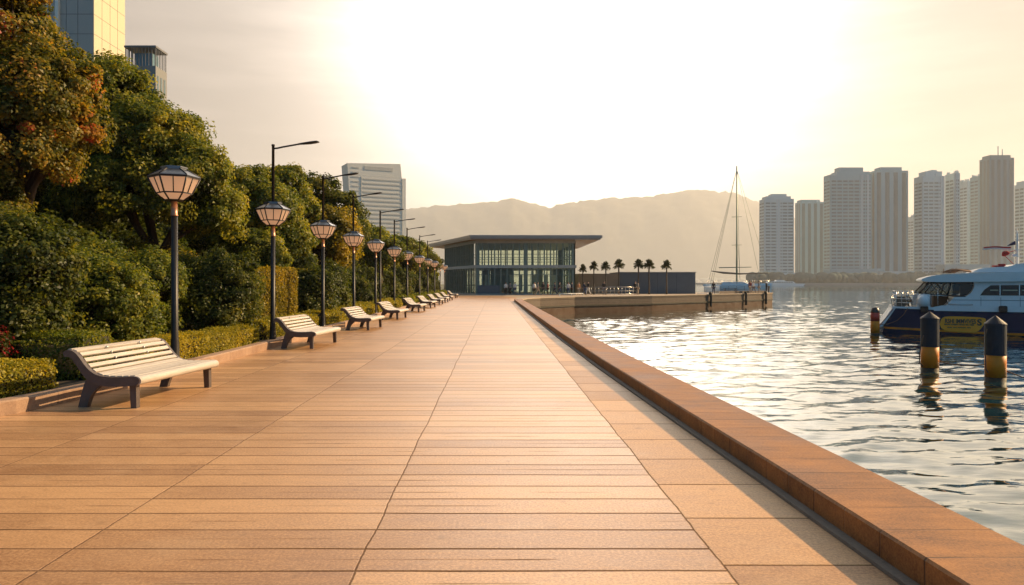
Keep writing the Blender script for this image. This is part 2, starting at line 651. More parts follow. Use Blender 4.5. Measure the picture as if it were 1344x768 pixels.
mat('white_paint', (0.70, 0.74, 0.76), 0.30, var=0.05, scale=2, coat=0.3)
mat('navy_paint', (0.011, 0.024, 0.066), 0.55, var=0.15, scale=1.5, spec=0.06)
mat('orange_paint', (0.74, 0.215, 0.008), 0.5, var=0.14, scale=5, spec=0.3, dirt=(0.42, 0.13, 0.015))
mat('sign_amber', (0.95, 0.36, 0.012), 0.4, var=0.06, scale=3)
mat('black_paint', (0.012, 0.012, 0.014), 0.4, var=0.2, scale=6)
mat('red_paint', (0.55, 0.035, 0.02), 0.4, var=0.12, scale=6)
mat('red_fabric', (0.45, 0.03, 0.03), 0.85, var=0.2, scale=8)
mat('white_fabric', (0.75, 0.72, 0.68), 0.9, var=0.08, scale=8)
mat('navy_fabric', (0.02, 0.03, 0.10), 0.9, var=0.2, scale=8)
mat('rope', (0.16, 0.09, 0.055), 0.9, var=0.3, scale=40)
mat('rubber', (0.015, 0.014, 0.013), 0.75, var=0.25, scale=8)
mat('stainless', (0.62, 0.60, 0.57), 0.25, 0.9)
mat('pylon_navy', (0.013, 0.021, 0.036), 0.55, var=0.3, scale=4, bump=0.15, bscale=20, spec=0.22, dirt=(0.03, 0.032, 0.035))
mat('weed_stain', (0.03, 0.022, 0.010), 0.7, var=0.4, scale=10)
mat('roof_metal', (0.30, 0.29, 0.27), 0.45, 0.4, var=0.1, scale=0.6)
mat('mullion_metal', (0.15, 0.205, 0.172), 0.45, 0.3, var=0.15, scale=2)
mat('soffit_wood', (0.32, 0.20, 0.11), 0.6, var=0.15, scale=0.7)
mat('floor_slab', (0.34, 0.37, 0.35), 0.7, var=0.12, scale=1)
mat('curtain', (0.42, 0.44, 0.33), 0.9, var=0.15, scale=1)
mat('warehouse_wall', (0.095, 0.115, 0.135), 0.6, var=0.12, scale=0.5)
mat('warehouse_panel', (0.25, 0.19, 0.13), 0.7, var=0.12, scale=0.5)
glass_mat('pavilion_glass', (0.90, 0.97, 0.86), extra=0.0)
glass_mat('boat_glass', (0.42, 0.45, 0.44), extra=0.03)
glass_mat('dark_boat_glass', (0.05, 0.055, 0.055), extra=0.04)


def frosted_mat():
    """lit opal lantern panel"""
    m, h, out = new_mat('lantern_panel')
    d = h.n('ShaderNodeBsdfDiffuse')
    d.inputs[0].default_value = (0.80, 0.60, 0.44, 1)
    t = h.n('ShaderNodeBsdfTranslucent')
    t.inputs[0].default_value = (0.95, 0.70, 0.50, 1)
    g = h.n('ShaderNodeBsdfGlossy')
    g.inputs['Roughness'].default_value = 0.15
    em = h.n('ShaderNodeEmission')
    em.inputs[0].default_value = (1.0, 0.60, 0.36, 1)
    em.inputs[1].default_value = 0.14
    a = h.n('ShaderNodeMixShader')
    a.inputs[0].default_value = 0.72
    h.link(d.outputs[0], a.inputs[1])
    h.link(t.outputs[0], a.inputs[2])
    b = h.n('ShaderNodeMixShader')
    b.inputs[0].default_value = 0.05
    h.link(a.outputs[0], b.inputs[1])
    h.link(g.outputs[0], b.inputs[2])
    e2 = h.n('ShaderNodeAddShader')
    h.link(b.outputs[0], e2.inputs[0])
    h.link(em.outputs[0], e2.inputs[1])
    h.link(e2.outputs[0], out.inputs[0])


frosted_mat()
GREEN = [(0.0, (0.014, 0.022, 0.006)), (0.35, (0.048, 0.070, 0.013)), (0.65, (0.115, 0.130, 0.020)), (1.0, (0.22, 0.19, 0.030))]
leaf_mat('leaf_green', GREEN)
leaf_mat('leaf_red_tipped', [(0.0, (0.018, 0.026, 0.006)), (0.34, (0.085, 0.100, 0.016)), (0.66, (0.235, 0.185, 0.025)), (0.87, (0.38, 0.215, 0.028)), (0.95, (0.38, 0.06, 0.022)), (1.0, (0.40, 0.045, 0.025))], scale=0.7)
leaf_mat('leaf_golden', [(0.0, (0.045, 0.048, 0.008)), (0.4, (0.19, 0.165, 0.018)), (0.75, (0.38, 0.285, 0.025)), (1.0, (0.52, 0.35, 0.03))])
leaf_mat('leaf_olive', [(0.0, (0.020, 0.032, 0.006)), (0.38, (0.088, 0.122, 0.018)), (0.72, (0.235, 0.235, 0.026)), (1.0, (0.40, 0.32, 0.032))])
leaf_mat('leaf_clipped', [(0.0, (0.050, 0.060, 0.008)), (0.4, (0.21, 0.20, 0.020)), (0.75, (0.43, 0.34, 0.028)), (1.0, (0.56, 0.41, 0.04))], trans=0.35)
leaf_mat('leaf_flower', [(0.0, (0.02, 0.03, 0.008)), (0.42, (0.05, 0.06, 0.012)), (0.58, (0.22, 0.012, 0.02)), (1.0, (0.40, 0.03, 0.04))], trans=0.3)
leaf_mat('leaf_palm', [(0.0, (0.020, 0.030, 0.010)), (0.5, (0.05, 0.065, 0.02)), (1.0, (0.11, 0.10, 0.03))], trans=0.3)
leaf_mat('grass_blade', [(0.0, (0.05, 0.06, 0.012)), (0.5, (0.13, 0.13, 0.02)), (1.0, (0.26, 0.20, 0.03))], trans=0.4)

# ================================================================== setting: land, promenade, water
QUAY = [(2.98, -12), (2.98, 3), (2.93, 6), (2.85, 9), (2.72, 14), (2.60, 22), (2.48, 40), (2.36, 60), (2.40, 66.4), (3.0, 70.2), (4.6, 74.2), (8.7, 79.4), (13, 82.3), (18.7, 86.3), (25.6, 92.6), (33, 99.6), (40.0, 106.8), (42.2, 110.2), (40.5, 122)]
INNER = [(x - 0.68, y) for x, y in QUAY[:8]] + [(1.70, 64.6)]
KERB = [(-14.0, 7.6), (-8.0, 8.15), (-6.75, 8.35), (-6.25, 8.62), (-6.02, 9.1), (-5.88, 10.0), (-5.72, 12), (-5.62, 16), (-5.58, 24), (-5.54, 40), (-5.55, 62), (-5.5, 84), (-5.7, 90), (-6.6, 93), (-9, 95.5)]


def sheet(name, poly, z, material, kind='structure'):
    m = MB()
    m.add([(x, y, z) for x, y in poly], [tuple(range(len(poly)))])
    o = m.build(name, material)
    if o.data.polygons[0].normal.z < 0:
        o.data.flip_normals()
    return tag(o, kind=kind)


sheet('land_ground', QUAY + [(14, 126), (-12, 140), (-20, 700), (-900, 700), (-900, -60), (2.98, -60)], -0.012, MATS['land_soil'])
sheet('plaza', [(q[0] - 0.01, q[1] - 0.01 if i > 8 else q[1]) for i, q in enumerate(QUAY)][8:-1] + [(40.2, 121.5), (-30, 126), (-30, 90), (-9, 95), (1.7, 82)], -0.004, MATS['plaza_paving'])
sheet('promenade_deck', [(2.7, -12), (2.6, 14), (2.35, 40), (2.2, 64), (1.9, 72), (2.6, 80), (1.0, 88), (-6.0, 92), (-5.6, 84), (-5.65, 62), (-5.64, 40), (-5.68, 24), (-5.80, 12), (-6.05, 9.4), (-6.3, 8.75), (-8.0, 8.3), (-14, 7.8), (-14, -12)], 0.0, MATS['promenade_pavers'])
sheet('planting_bed', [(-14, 7.75), (-8, 8.3), (-6.8, 8.5), (-6.35, 8.75), (-6.12, 9.2), (-5.95, 11), (-5.85, 16), (-5.8, 24), (-5.75, 40), (-5.68, 62), (-5.62, 84), (-5.8, 90), (-6.7, 92.9), (-9, 95.4), (-40, 96), (-40, 7.75)], 0.13, MATS['earth'])
sheet('lawn_strip', [(-7.35, 12.6), (-6.9, 19), (-6.7, 30), (-6.6, 60), (-6.6, 88), (-8.4, 88), (-8.6, 60), (-8.9, 30), (-9.6, 12.6)], 0.138, MATS['lawn'])

# grass on the lawn strip
n = 26000
yy = 12.7 + (rng.random(n) ** 1.6) * 40
xx = np.interp(yy, [12.6, 19, 30, 60], [-7.35, -6.9, -6.7, -6.6]) - rng.random(n) * 2.1
P = np.stack([xx, yy, np.full(n, 0.16)], 1)
N = unit(np.stack([rng.normal(size=n), rng.normal(size=n), rng.normal(size=n) * 0.15 + 0.3], 1))
tag(leaf_mesh('lawn_grass', P, N, 0.07 + 0.05 * rng.random(n), rng.random(n), MATS['grass_blade'], aspect=0.22), kind='stuff',
    label='short golden grass between the clipped hedges', cat='grass')

# kerb of the planting bed, coping along the quay, quay faces
m = MB()
m.sweep(KERB, [(0.0, 0.0), (0.0, 0.165), (-0.018, 0.185), (-0.22, 0.185), (-0.235, 0.10), (-0.235, -0.02)])
tag(m.build('bed_kerb', MATS['kerb_stone']), 'brown stone kerb curving along the planting bed behind the benches', 'kerb')

t = thing('quay_coping', 'long low rust brown granite coping running along the edge of the water', 'low wall', (2.3, 0, 0))
m = MB()
m.sweep([(x - 2.3, y) for x, y in INNER], [(0.0, 0.012), (0.0, 0.17), (0.014, 0.186), (0.66, 0.186), (0.69, 0.17), (0.69, -0.006), (0.05, -0.006)])
m.build('coping_slab', MATS['coping_stone'], t)
m = MB()
m.sweep([(x - 2.3, y) for x, y in INNER], [(-0.075, 0.002), (-0.07, 0.022), (-0.002, 0.026), (-0.002, 0.002)])
m.build('footing_strip', MATS['footing_concrete'], t)

m = MB()
m.sweep(QUAY[:9], [(-0.02, -0.02), (0.0, -0.02), (0.0, -2.7), (-0.4, -2.7)])
tag(m.build('quay_wall', MATS['basin_stone']), 'stone quay wall dropping from the promenade coping to the water', 'quay wall')
t = thing('basin_wall', 'curved weathered stone wall of the far quay with tide stains', 'quay wall', (0, 0, 0))
m = MB()
m.sweep(QUAY[8:], [(-0.35, 0.004), (-0.35, 0.10), (0.04, 0.10), (0.04, -0.14), (0.0, -0.16), (0.0, -2.7), (-0.4, -2.7)])
m.build('wall_face', MATS['basin_stone'], t)
m = MB()
m.sweep([(x, y) for x, y in QUAY[8:]], [(-0.45, 0.102), (-0.45, 0.125), (0.09, 0.125), (0.09, 0.03), (0.042, 0.03), (0.042, 0.102)])
m.build('edge_coping', MATS['plaza_paving'], t)
m = MB()
m.sweep(QUAY[8:-1], [(0.002, -0.78), (0.10, -0.80), (0.10, -0.95), (0.002, -0.98)])
m.build('rubbing_strip', MATS['weed_stain'], t)
for i, px in enumerate((930, 977, 1003)):
    # point on the pier edge seen at that column
    best = None
    for a, b in zip(QUAY[9:17], QUAY[10:18]):
        for k in range(41):
            u = k / 40
            qx, qy = a[0] + (b[0] - a[0]) * u, a[1] + (b[1] - a[1]) * u
            e = abs(VX + F * qx / qy - px)
            if best is None or e < best[0]:
                best = (e, qx, qy)
    m = MB()
    m.tube([(0.02, -0.25, 0.20), (0.10, -0.10, 0.32), (0.22, 0.0, 0.22), (0.24, -0.02, 0.0), (0.22, -0.02, -1.5)], 0.17, 8)
    o = m.build('rubber_fender', MATS['rubber'])
    o.location = (best[1], best[2] - 0.12, 0)
    tag(o, ('black hooped fender hanging on the pier wall below the two people', 'middle black hooped fender on the pier wall', 'black fender at the corner of the pier end')[(0, 1, 2)[i]], 'fender', 'fenders on the pier wall')
bpy.data.objects['rubber_fender']['label'] = 'black hooped fender on the pier wall nearest the grey block'

# ------------------------------------------------------------------ water with real waves near the quay
ny, nx = 1000, 640
ys = -14 + np.concatenate([[0.0], np.cumsum(np.geomspace(0.05, 1.3, ny - 1))])
ys = -14 + (ys + 14) * (330 / (ys[-1] + 14))
tt = np.linspace(0, 1, nx) ** 1.35
Yg = np.repeat(ys[:, None], nx, 1)
Xg = 1.2 + tt[None, :] * (np.maximum(Yg, 0) * 0.95 + 26)
Hh = np.zeros_like(Xg)
wr = np.random.default_rng(3)
for i in range(110):
    lam = 0.38 * (3.4 / 0.38) ** wr.random()
    th = wr.normal(0.0, 0.42) + math.pi * 0.5 + 0.25
    k = 2 * math.pi / lam
    a = 0.0068 * lam ** 0.85
    ph = k * (Xg * math.cos(th) + Yg * math.sin(th)) + wr.random() * 6.283
    s = np.sin(ph + 0.35 * np.sin(ph * 0.31 + wr.random() * 6))
    Hh += a * (s + 0.25 * np.cos(2 * ph))
patch = 0.75 + 0.35 * np.sin(Xg * 0.11 + Yg * 0.07 + 1) * np.sin(Yg * 0.16 - Xg * 0.05)
Hh *= patch
fade = np.clip((330 - Yg) / 120, 0, 1) * np.clip((1 - tt[None, :]) / 0.05, 0, 1)
Zg = WATER + Hh * 0.33 * fade
V = np.stack([Xg, Yg, Zg], -1).reshape(-1, 3)
i0 = (np.arange(ny - 1)[:, None] * nx + np.arange(nx - 1)[None, :]).ravel()
FQ = np.stack([i0, i0 + 1, i0 + nx + 1, i0 + nx], 1)
far = np.array([(-7000, -110, WATER - 0.35), (11000, -110, WATER - 0.35), (11000, 8700, WATER - 0.35), (-7000, 8700, WATER - 0.35)])
V = np.concatenate([V, far])
b0 = ny * nx
FQ = np.concatenate([FQ, [[b0, b0 + 1, b0 + 2, b0 + 3]]])
me = bpy.data.meshes.new('harbour_water')
me.vertices.add(len(V))
me.vertices.foreach_set('co', V.astype(np.float32).ravel())
me.loops.add(FQ.size)
me.loops.foreach_set('vertex_index', FQ.astype(np.int32).ravel())
me.polygons.add(len(FQ))
me.polygons.foreach_set('loop_start', (np.arange(len(FQ)) * 4).astype(np.int32))
me.update(calc_edges=True)
me.polygons.foreach_set('use_smooth', np.ones(len(FQ), bool))
me.materials.append(MATS['harbour_water_surface'])
tag(link('harbour_water', me), kind='structure')

# ------------------------------------------------------------------ hills across the harbour
prof = [(-400, 330), (-100, 300), (200, 288), (420, 280), (535, 275), (570, 271), (600, 270), (640, 266), (672, 261), (700, 268), (722, 274), (745, 266), (790, 262), (850, 259), (905, 250), (940, 252), (965, 254), (985, 262), (1000, 270), (1030, 282), (1070, 296), (1120, 310), (1200, 318), (1300, 322), (1500, 326), (2000, 340)]
HYD = 8000.0
nxh, nyh = 420, 40
pxs = np.linspace(-100, 1800, nxh)
top = np.interp(pxs, [p[0] for p in prof], [p[1] for p in prof])
ht = EYE - (top - HY) / F * HYD
ht = ht + 4 * np.sin(pxs * 0.19) + 3 * np.sin(pxs * 0.43 + 1) + 3 * wr.normal(size=nxh)
ux = (pxs - VX) / F * HYD
V, FQ = [], []
for j in range(nyh):
    s = j / (nyh - 1)
    yv = HYD - 1100 * (1 - s) + (0 if s < 1 else 60)
    env = math.sin(s * math.pi / 2) ** 0.8
    for i in range(nxh):
        bumpy = 18 * math.sin(ux[i] * 0.011 + s * 5) * math.sin(s * 9 + ux[i] * 0.004) * math.sin(s * math.pi)
        V.append((ux[i] * (yv / HYD), yv, WATER - 1 + (ht[i] * env + bumpy + 6 * wr.normal() * (s > 0.1) * (s < 1))))
for j in range(nyh - 1):
    for i in range(nxh - 1):
        a = j * nxh + i
        FQ.append((a, a + 1, a + nxh + 1, a + nxh))
o = nyh * nxh
for i in range(nxh):
    V.append((ux[i] * 1.14, HYD + 600, WATER - 1))
for i in range(nxh - 1):
    a = (nyh - 1) * nxh + i
    FQ.append((a, a + 1, o + i + 1, o + i))
m = MB()
m.add(V, FQ, True)
tag(m.build('hills', MATS['hill_forest']), kind='structure')
# ================================================================== benches
TOP = [(0.015, 0.345), (0.03, 0.385), (0.0, 0.415), (-0.06, 0.425), (-0.25, 0.415), (-0.42, 0.412), (-0.55, 0.428), (-0.65, 0.475), (-0.735, 0.555), (-0.805, 0.650), (-0.87, 0.725), (-0.945, 0.765), (-1.02, 0.758), (-1.055, 0.715)]
BOT = [(-1.02, 0.665), (-0.975, 0.675), (-0.93, 0.655), (-0.875, 0.585), (-0.80, 0.475), (-0.715, 0.375), (-0.60, 0.310), (-0.45, 0.288), (-0.25, 0.290), (-0.06, 0.300), (-0.01, 0.315)]


def smooth_line(pts, n=3):
    for _ in range(n):
        q = [pts[0]]
        for a, b in zip(pts[:-1], pts[1:]):
            q.append((a[0] * 0.75 + b[0] * 0.25, a[1] * 0.75 + b[1] * 0.25))
            q.append((a[0] * 0.25 + b[0] * 0.75, a[1] * 0.25 + b[1] * 0.75))
        q.append(pts[-1])
        pts = q
    return pts


def make_bench():
    t = thing('park_bench', 'x', 'bench', group='slatted benches along the planting bed')
    L = 2.02
    outline = smooth_line(TOP, 2) + smooth_line(BOT, 2)
    for s in (-1, 1):
        m = MB()
        y = s * L / 2
        m.prism(outline, y - 0.034, y + 0.034, 'y')
        m.build('side_panel', MATS['bench_iron'], t)
    tl = smooth_line(TOP[3:], 3)
    d = [0]
    for a, b in zip(tl[:-1], tl[1:]):
        d.append(d[-1] + math.hypot(b[0] - a[0], b[1] - a[1]))

    def at(q):
        return np.interp(q, d, [p[0] for p in tl]), np.interp(q, d, [p[1] for p in tl])

    def slat(m, q0, q1, th=0.03, lift=0.008, jit=0.0):
        (x0, z0), (x1, z1) = at(q0), at(q1)
        dx, dz = x1 - x0, z1 - z0
        l = math.hypot(dx, dz)
        nx_, nz_ = (dz / l, -dx / l)
        if nz_ < 0:
            nx_, nz_ = -nx_, -nz_
        if nz_ < 0.05 and nx_ < 0:
            nx_, nz_ = -nx_, -nz_
        e = 0.006
        pts = [(x0 + nx_ * (lift - e), z0 + nz_ * (lift - e)), (x0 + dx * .06 + nx_ * lift, z0 + dz * .06 + nz_ * lift), (x1 - dx * .06 + nx_ * lift, z1 - dz * .06 + nz_ * lift), (x1 + nx_ * (lift - e), z1 + nz_ * (lift - e)),
               (x1 - nx_ * (th - lift), z1 - nz_ * (th - lift)), (x0 - nx_ * (th - lift), z0 - nz_ * (th - lift))]
        m.prism(pts, -L / 2 + 0.036, L / 2 - 0.036, 'y')
    seat_end = 0.56
    m = MB()
    w = (seat_end - 0.01) / 6
    for k in range(6):
        slat(m, 0.015 + k * w, 0.015 + (k + 1) * w - 0.011)
    m.build('seat', MATS['bench_wood'], t)
    m = MB()
    end = d[-1] - 0.08
    bw = (end - seat_end - 0.02) / 5
    for k in range(5):
        slat(m, seat_end + 0.022 + k * bw, seat_end + 0.022 + (k + 1) * bw - 0.036)
    back = m.build('backrest', MATS['bench_wood'], t)
    m = MB()
    (x0, z0) = at(end - 0.01)
    cap = [(x0 + 0.01, z0 + 0.012), (x0 - 0.035, z0 + 0.012), (x0 - 0.065, z0 - 0.015), (x0 - 0.07, z0 - 0.055), (x0 - 0.045, z0 - 0.06), (x0 - 0.03, z0 - 0.03), (x0 + 0.005, z0 - 0.02)]
    m.prism(smooth_line(cap, 1), -L / 2 + 0.036, L / 2 - 0.036, 'y')
    m.build('top_rail', MATS['bench_wood'], back)
    m = MB()
    nose = [(-0.058, 0.428), (-0.005, 0.424), (0.036, 0.398), (0.046, 0.358), (0.026, 0.322), (-0.015, 0.306), (-0.045, 0.318), (-0.05, 0.36)]
    m.prism(smooth_line(nose + [nose[0]], 2)[:-1], -L / 2 - 0.02, L / 2 + 0.02, 'y')
    m.build('front_rail', MATS['bench_wood'], t)
    for y in (-0.38, 0.38):
        for q in (seat_end + 0.022 + bw * 1.9, seat_end + 0.022 + bw * 2.9, seat_end + 0.022 + bw * 3.9):
            x, z = at(q)
            m = MB()
            m.lathe([(0.011, -0.018), (0.011, 0.018)], 8, (x + 0.012, y, z + 0.008))
            m.build('slat_bolt', MATS['steel_bolt'], back)
    for s in (-1, 1):
        y = s * (L / 2 - 0.07)
        m = MB()
        m.prism([(-0.06, 0.305), (-0.155, 0.30), (-0.135, 0.0), (-0.055, 0.0)], y - 0.04, y + 0.04, 'y')
        m.build('leg', MATS['bench_iron'], t)
        m = MB()
        rear = [(-0.55, 0.30), (-0.74, 0.42), (-0.80, 0.30), (-0.85, 0.13), (-0.885, 0.0), (-0.755, 0.0), (-0.735, 0.07), (-0.70, 0.155), (-0.64, 0.225)]
        m.prism(rear, y - 0.035, y + 0.035, 'y')
        m.build('leg', MATS['bench_iron'], t)
    m = MB()
    m.prism([(-0.30, 0.29), (-0.36, 0.26), (-0.62, 0.31), (-0.76, 0.44), (-0.80, 0.52), (-0.72, 0.45), (-0.60, 0.37), (-0.44, 0.345), (-0.2, 0.35)], -0.03, 0.03, 'y')
    m.build('centre_rib', MATS['bench_iron'], t)
    return t


bench = make_bench()
BX = [(9.56, -4.70, 11.2, -4.48)]
ordn = ['nearest slatted bench, large in the left foreground beside the first lantern post', 'second slatted bench from the viewer, beside the post of the first tall arm light',
        'third slatted bench from the viewer along the kerb', 'fourth slatted bench from the viewer along the kerb', 'fifth slatted bench from the viewer along the kerb',
        'sixth slatted bench, fifth from the pavilion end of the row', 'slatted bench fourth from the pavilion end of the row', 'slatted bench third from the pavilion end of the row',
        'slatted bench second from the pavilion end of the row', 'farthest slatted bench, last in the row before the glass pavilion']
for i, (y, x, rz) in enumerate([(10.46, -4.54, -6.5), (19.0, -4.40, -5), (26.0, -4.24, -4), (33.2, -4.2, -4), (41.4, -4.12, -4), (48.0, -4.05, -4), (54.5, -4.0, -3), (60.5, -3.98, -3), (67, -4.0, -3), (78, -4.1, -2)]):
    o = bench if i == 0 else dup(bench)
    o.location = (x, y, 0)
    o.rotation_euler = (0, 0, R(rz))
    o['label'] = ordn[i]

# ================================================================== lantern posts, tall arm lights


def make_lantern(t, z0=3.11, s=1.0):
    """hexagonal lantern on a post: opal panels in a steel cage under a metal hat"""
    n, rot = 6, R(20)
    k_ = 0.90
    b = MB()
    b.lathe([(0.19, z0), (0.145, z0 - 0.02), (0.145, z0 + 0.01), (0.20, z0 + 0.012)], n, rot=rot, smooth=False)
    b.lathe([(0.33, z0 + 0.118), (0.345, z0 + 0.118), (0.345, z0 + 0.142), (0.33, z0 + 0.142)], n, rot=rot, smooth=False, cap=False)
    b.lathe([(0.475, z0 + 0.405), (0.495, z0 + 0.405), (0.50, z0 + 0.435), (0.475, z0 + 0.437)], n, rot=rot, smooth=False)
    for k in range(n):
        a = rot + 2 * math.pi * k / n
        c, s_ = math.cos(a), math.sin(a)
        b.tube([(0.478 * c, 0.478 * s_, z0 + 0.41), (0.335 * c, 0.335 * s_, z0 + 0.13), (0.165 * c, 0.165 * s_, z0)], [0.017, 0.016, 0.015], 5)
        a2 = a + math.pi / n
        q = math.cos(math.pi / n)
        c, s_ = math.cos(a2) * q, math.sin(a2) * q
        b.tube([(0.474 * c, 0.474 * s_, z0 + 0.41), (0.335 * c, 0.335 * s_, z0 + 0.13)], 0.011, 5)
    b.v = [(q[0] * k_, q[1] * k_, q[2]) for q in b.v]
    fr = b.build('lantern_frame', MATS['dark_steel'], t)
    g = MB()
    g.lathe([(0.16, z0 + 0.012), (0.322, z0 + 0.128), (0.462, z0 + 0.404)], n, rot=rot, smooth=False, cap=False)
    g.v = [(q[0] * k_, q[1] * k_, q[2]) for q in g.v]
    g.build('glass_panels', MATS['lantern_panel'], fr)
    r = MB()
    r.lathe([(0.50, z0 + 0.440), (0.485, z0 + 0.452), (0.235, z0 + 0.575), (0.235, z0 + 0.60), (0.255, z0 + 0.602), (0.255, z0 + 0.625), (0.02, z0 + 0.632)], n, rot=rot, smooth=False)
    r.v = [(q[0] * k_, q[1] * k_, q[2]) for q in r.v]
    roof = r.build('lantern_roof', MATS['lamp_roof_metal'], t)
    q = MB()
    for k in range(n):
        a = rot + 2 * math.pi * k / n
        c, s_ = math.cos(a), math.sin(a)
        q.tube([(0.492 * c, 0.492 * s_, z0 + 0.448), (0.238 * c, 0.238 * s_, z0 + 0.578), (0.0, 0.0, z0 + 0.64)], 0.013, 5)
    q.v = [(w[0] * k_, w[1] * k_, w[2]) for w in q.v]
    q.build('roof_ribs', MATS['dark_steel'], roof)


def make_post(t, top=3.11, r=0.062):
    m = MB()
    m.lathe([(0.13, 0.0), (0.13, 0.03), (0.10, 0.05), (0.085, 0.12), (r + 0.006, 0.5), (r + 0.004, 0.52), (r, 0.54), (r - 0.006, top - 0.29)], 14)
    m.build('post', MATS['dark_steel'], t)
    m = MB()
    m.lathe([(r + 0.004, top - 0.289), (r + 0.006, top - 0.27), (r - 0.004, top - 0.262), (r - 0.008, top - 0.03), (r + 0.012, top - 0.025)], 14)
    m.build('collar', MATS['copper_collar'], t)


def make_arm(t, z0, top, reach=1.15):
    m = MB()
    m.lathe([(0.042, z0), (0.036, top), (0.045, top + 0.002), (0.045, top + 0.05), (0.0, top + 0.055)], 10)
    a = m.build('upper_pole', MATS['dark_steel'], t)
    m = MB()
    m.tube([(0.03, 0, top - 0.06), (0.12, -0.0, top - 0.05), (0.25, 0, top - 0.02), (reach - 0.45, 0, top + 0.06)], 0.024, 8)
    arm = m.build('arm', MATS['dark_steel'], t)
    m = MB()
    x0, x1, z = reach - 0.5, reach + 0.05, top + 0.06
    secs = [(x0, 0.03, 0.022, z - 0.005), (x0 + 0.08, 0.055, 0.032, z), (x0 + 0.32, 0.10, 0.045, z + 0.025), (x1 - 0.06, 0.095, 0.038, z + 0.05), (x1, 0.05, 0.016, z + 0.05)]
    vs, fs = [], []
    nn = 10
    for x, w, hh, zz in secs:
        for k in range(nn):
            an = 2 * math.pi * k / nn
            vs.append((x, w * math.cos(an), zz + hh * math.sin(an) * (1 if math.sin(an) > 0 else 0.7)))
    for i in range(len(secs) - 1):
        for k in range(nn):
            fs.append((i * nn + k, i * nn + (k + 1) % nn, (i + 1) * nn + (k + 1) % nn, (i + 1) * nn + k))
    fs += [tuple(range(nn)), tuple(reversed(range((len(secs) - 1) * nn, len(secs) * nn)))]
    m.add(vs, fs, True)
    m.build('lamp_head', MATS['dark_steel'], arm)


G1 = 'lantern posts along the planting bed'
lamp = thing('lantern_post', 'nearest black lantern post without arm, rising behind the nearest bench', 'street lamp', group=G1)
make_post(lamp)
make_lantern(lamp)
combo = thing('lantern_post', 'x', 'street lamp', group=G1)
make_post(combo)
make_lantern(combo)
make_arm(combo, 3.735, 5.25)
LY = [13.06, 18.8, 24.3, 29.6, 34.9, 41.4, 47.5, 55, 62, 69, 76, 84]
LX = [-5.80, -5.80, -5.81, -5.80, -5.80, -5.80, -5.80, -5.79, -5.80, -5.80, -5.80, -5.9]
LL = ['nearest black lantern post without arm, rising behind the nearest bench', 'tallest lantern post in the photo with arm light, beside the second bench', 'lantern post with arm light between the second and third benches',
      'lantern post with arm light standing beside the third bench, fourth in the row', 'armless lantern post next to a separate tall arm light, fifth in the row', 'sixth lantern post in the row, with arm light',
      'seventh lantern post in the row, with arm light', 'eighth lantern post in the row, with arm light', 'ninth and last lantern post with arm light, before the armless far ones', 'armless far lantern post next beyond the last arm light',
      'armless far lantern post second from the end of the row', 'farthest armless lantern post, closest to the glass pavilion']
arms = {1: 0.0, 2: 0, 3: 0, 5: 0, 6: 0, 7: 0, 8: 0}
for i, (y, x) in enumerate(zip(LY, LX)):
    src = combo if i in arms else lamp
    o = src if i in (0, 1) else dup(src)
    o.location = (x - 0.22 + 0.22, y, 0.13)
    o['label'] = LL[i]
# their feet stand in the bed just inside the kerb
for o in [q for q in bpy.data.objects if q.name.startswith('lantern_post')]:
    o.location.x += 0.02
    o.scale = (1, 1, 0.965)
    o.rotation_euler = (R(random.uniform(-.4, .4)), R(random.uniform(-.4, .4)), R(random.uniform(-4, 4)))
single = thing('arm_light', 'tall thin arm light on its own pole beside the fifth lantern post', 'street lamp', (X(499, 36.5), 36.5, 0.13))
m = MB()
m.lathe([(0.11, 0.0), (0.11, 0.03), (0.07, 0.06), (0.055, 0.4), (0.045, 3.6)], 12)
m.build('post', MATS['dark_steel'], single)
make_arm(single, 3.601, 5.1)

# ================================================================== trees


def trunk_mesh(base_r, forks, height, t, material=None, lean=(0, 0)):
    m = MB()
    fz = height
    m.tube([(0, 0, -0.1), (0.03, 0.02, 0.25 * fz), (lean[0] * 0.5 - 0.04, lean[1] * 0.5, 0.6 * fz), (lean[0], lean[1], fz)], [base_r * 1.35, base_r, base_r * 0.85, base_r * 0.75], 9)
    for c in forks:
        mid = (lean[0] + (c[0] - lean[0]) * 0.45 + random.uniform(-.2, .2), lean[1] + (c[1] - lean[1]) * 0.45 + random.uniform(-.2, .2), fz * 0.95 + (c[2] - fz) * 0.55)
        m.tube([(lean[0], lean[1], fz * 0.93), mid, c], [base_r * 0.6, base_r * 0.38, base_r * 0.12], 7)
        for _ in range(3):
            e = (c[0] + random.uniform(-.9, .9), c[1] + random.uniform(-.9, .9), c[2] + random.uniform(-.3, .9))
            m.tube([mid, ((mid[0] + e[0]) / 2, (mid[1] + e[1]) / 2, (mid[2] + e[2]) / 2 + .15), e], [base_r * 0.25, base_r * 0.15, base_r * 0.05], 5)
    return m.build('trunk', material or MATS['bark'], t)


def make_tree(label, loc, lobes, leafmat, clumps, per, crad, size, tr=0.16, th=2.2, shell=0.5, core=0.55, name='broadleaf_tree', group='trees rising behind the shrubs', lean=(0, 0), up=0.35):
    t = thing(name, label, 'tree', loc, 0, group)
    clumps = int(clumps * 1.35)
    crad *= 0.9
    core *= 0.55
    trunk_mesh(tr, [c for c, _ in lobes], th, t, lean=lean)
    P, N, idx = lobes_points(lobes, clumps, per, crad, shell=shell, up=up)
    cv = 0.5 + 0.23 * rng.normal(size=clumps)
    val = np.clip(cv[idx] + 0.2 * rng.normal(size=len(idx)), 0, 1)
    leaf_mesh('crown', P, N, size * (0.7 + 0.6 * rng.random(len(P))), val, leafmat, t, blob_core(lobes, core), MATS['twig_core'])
    return t


def L3(*a):
    return [((x, y, z), (rx, ry, rz)) for x, y, z, rx, ry, rz in a]


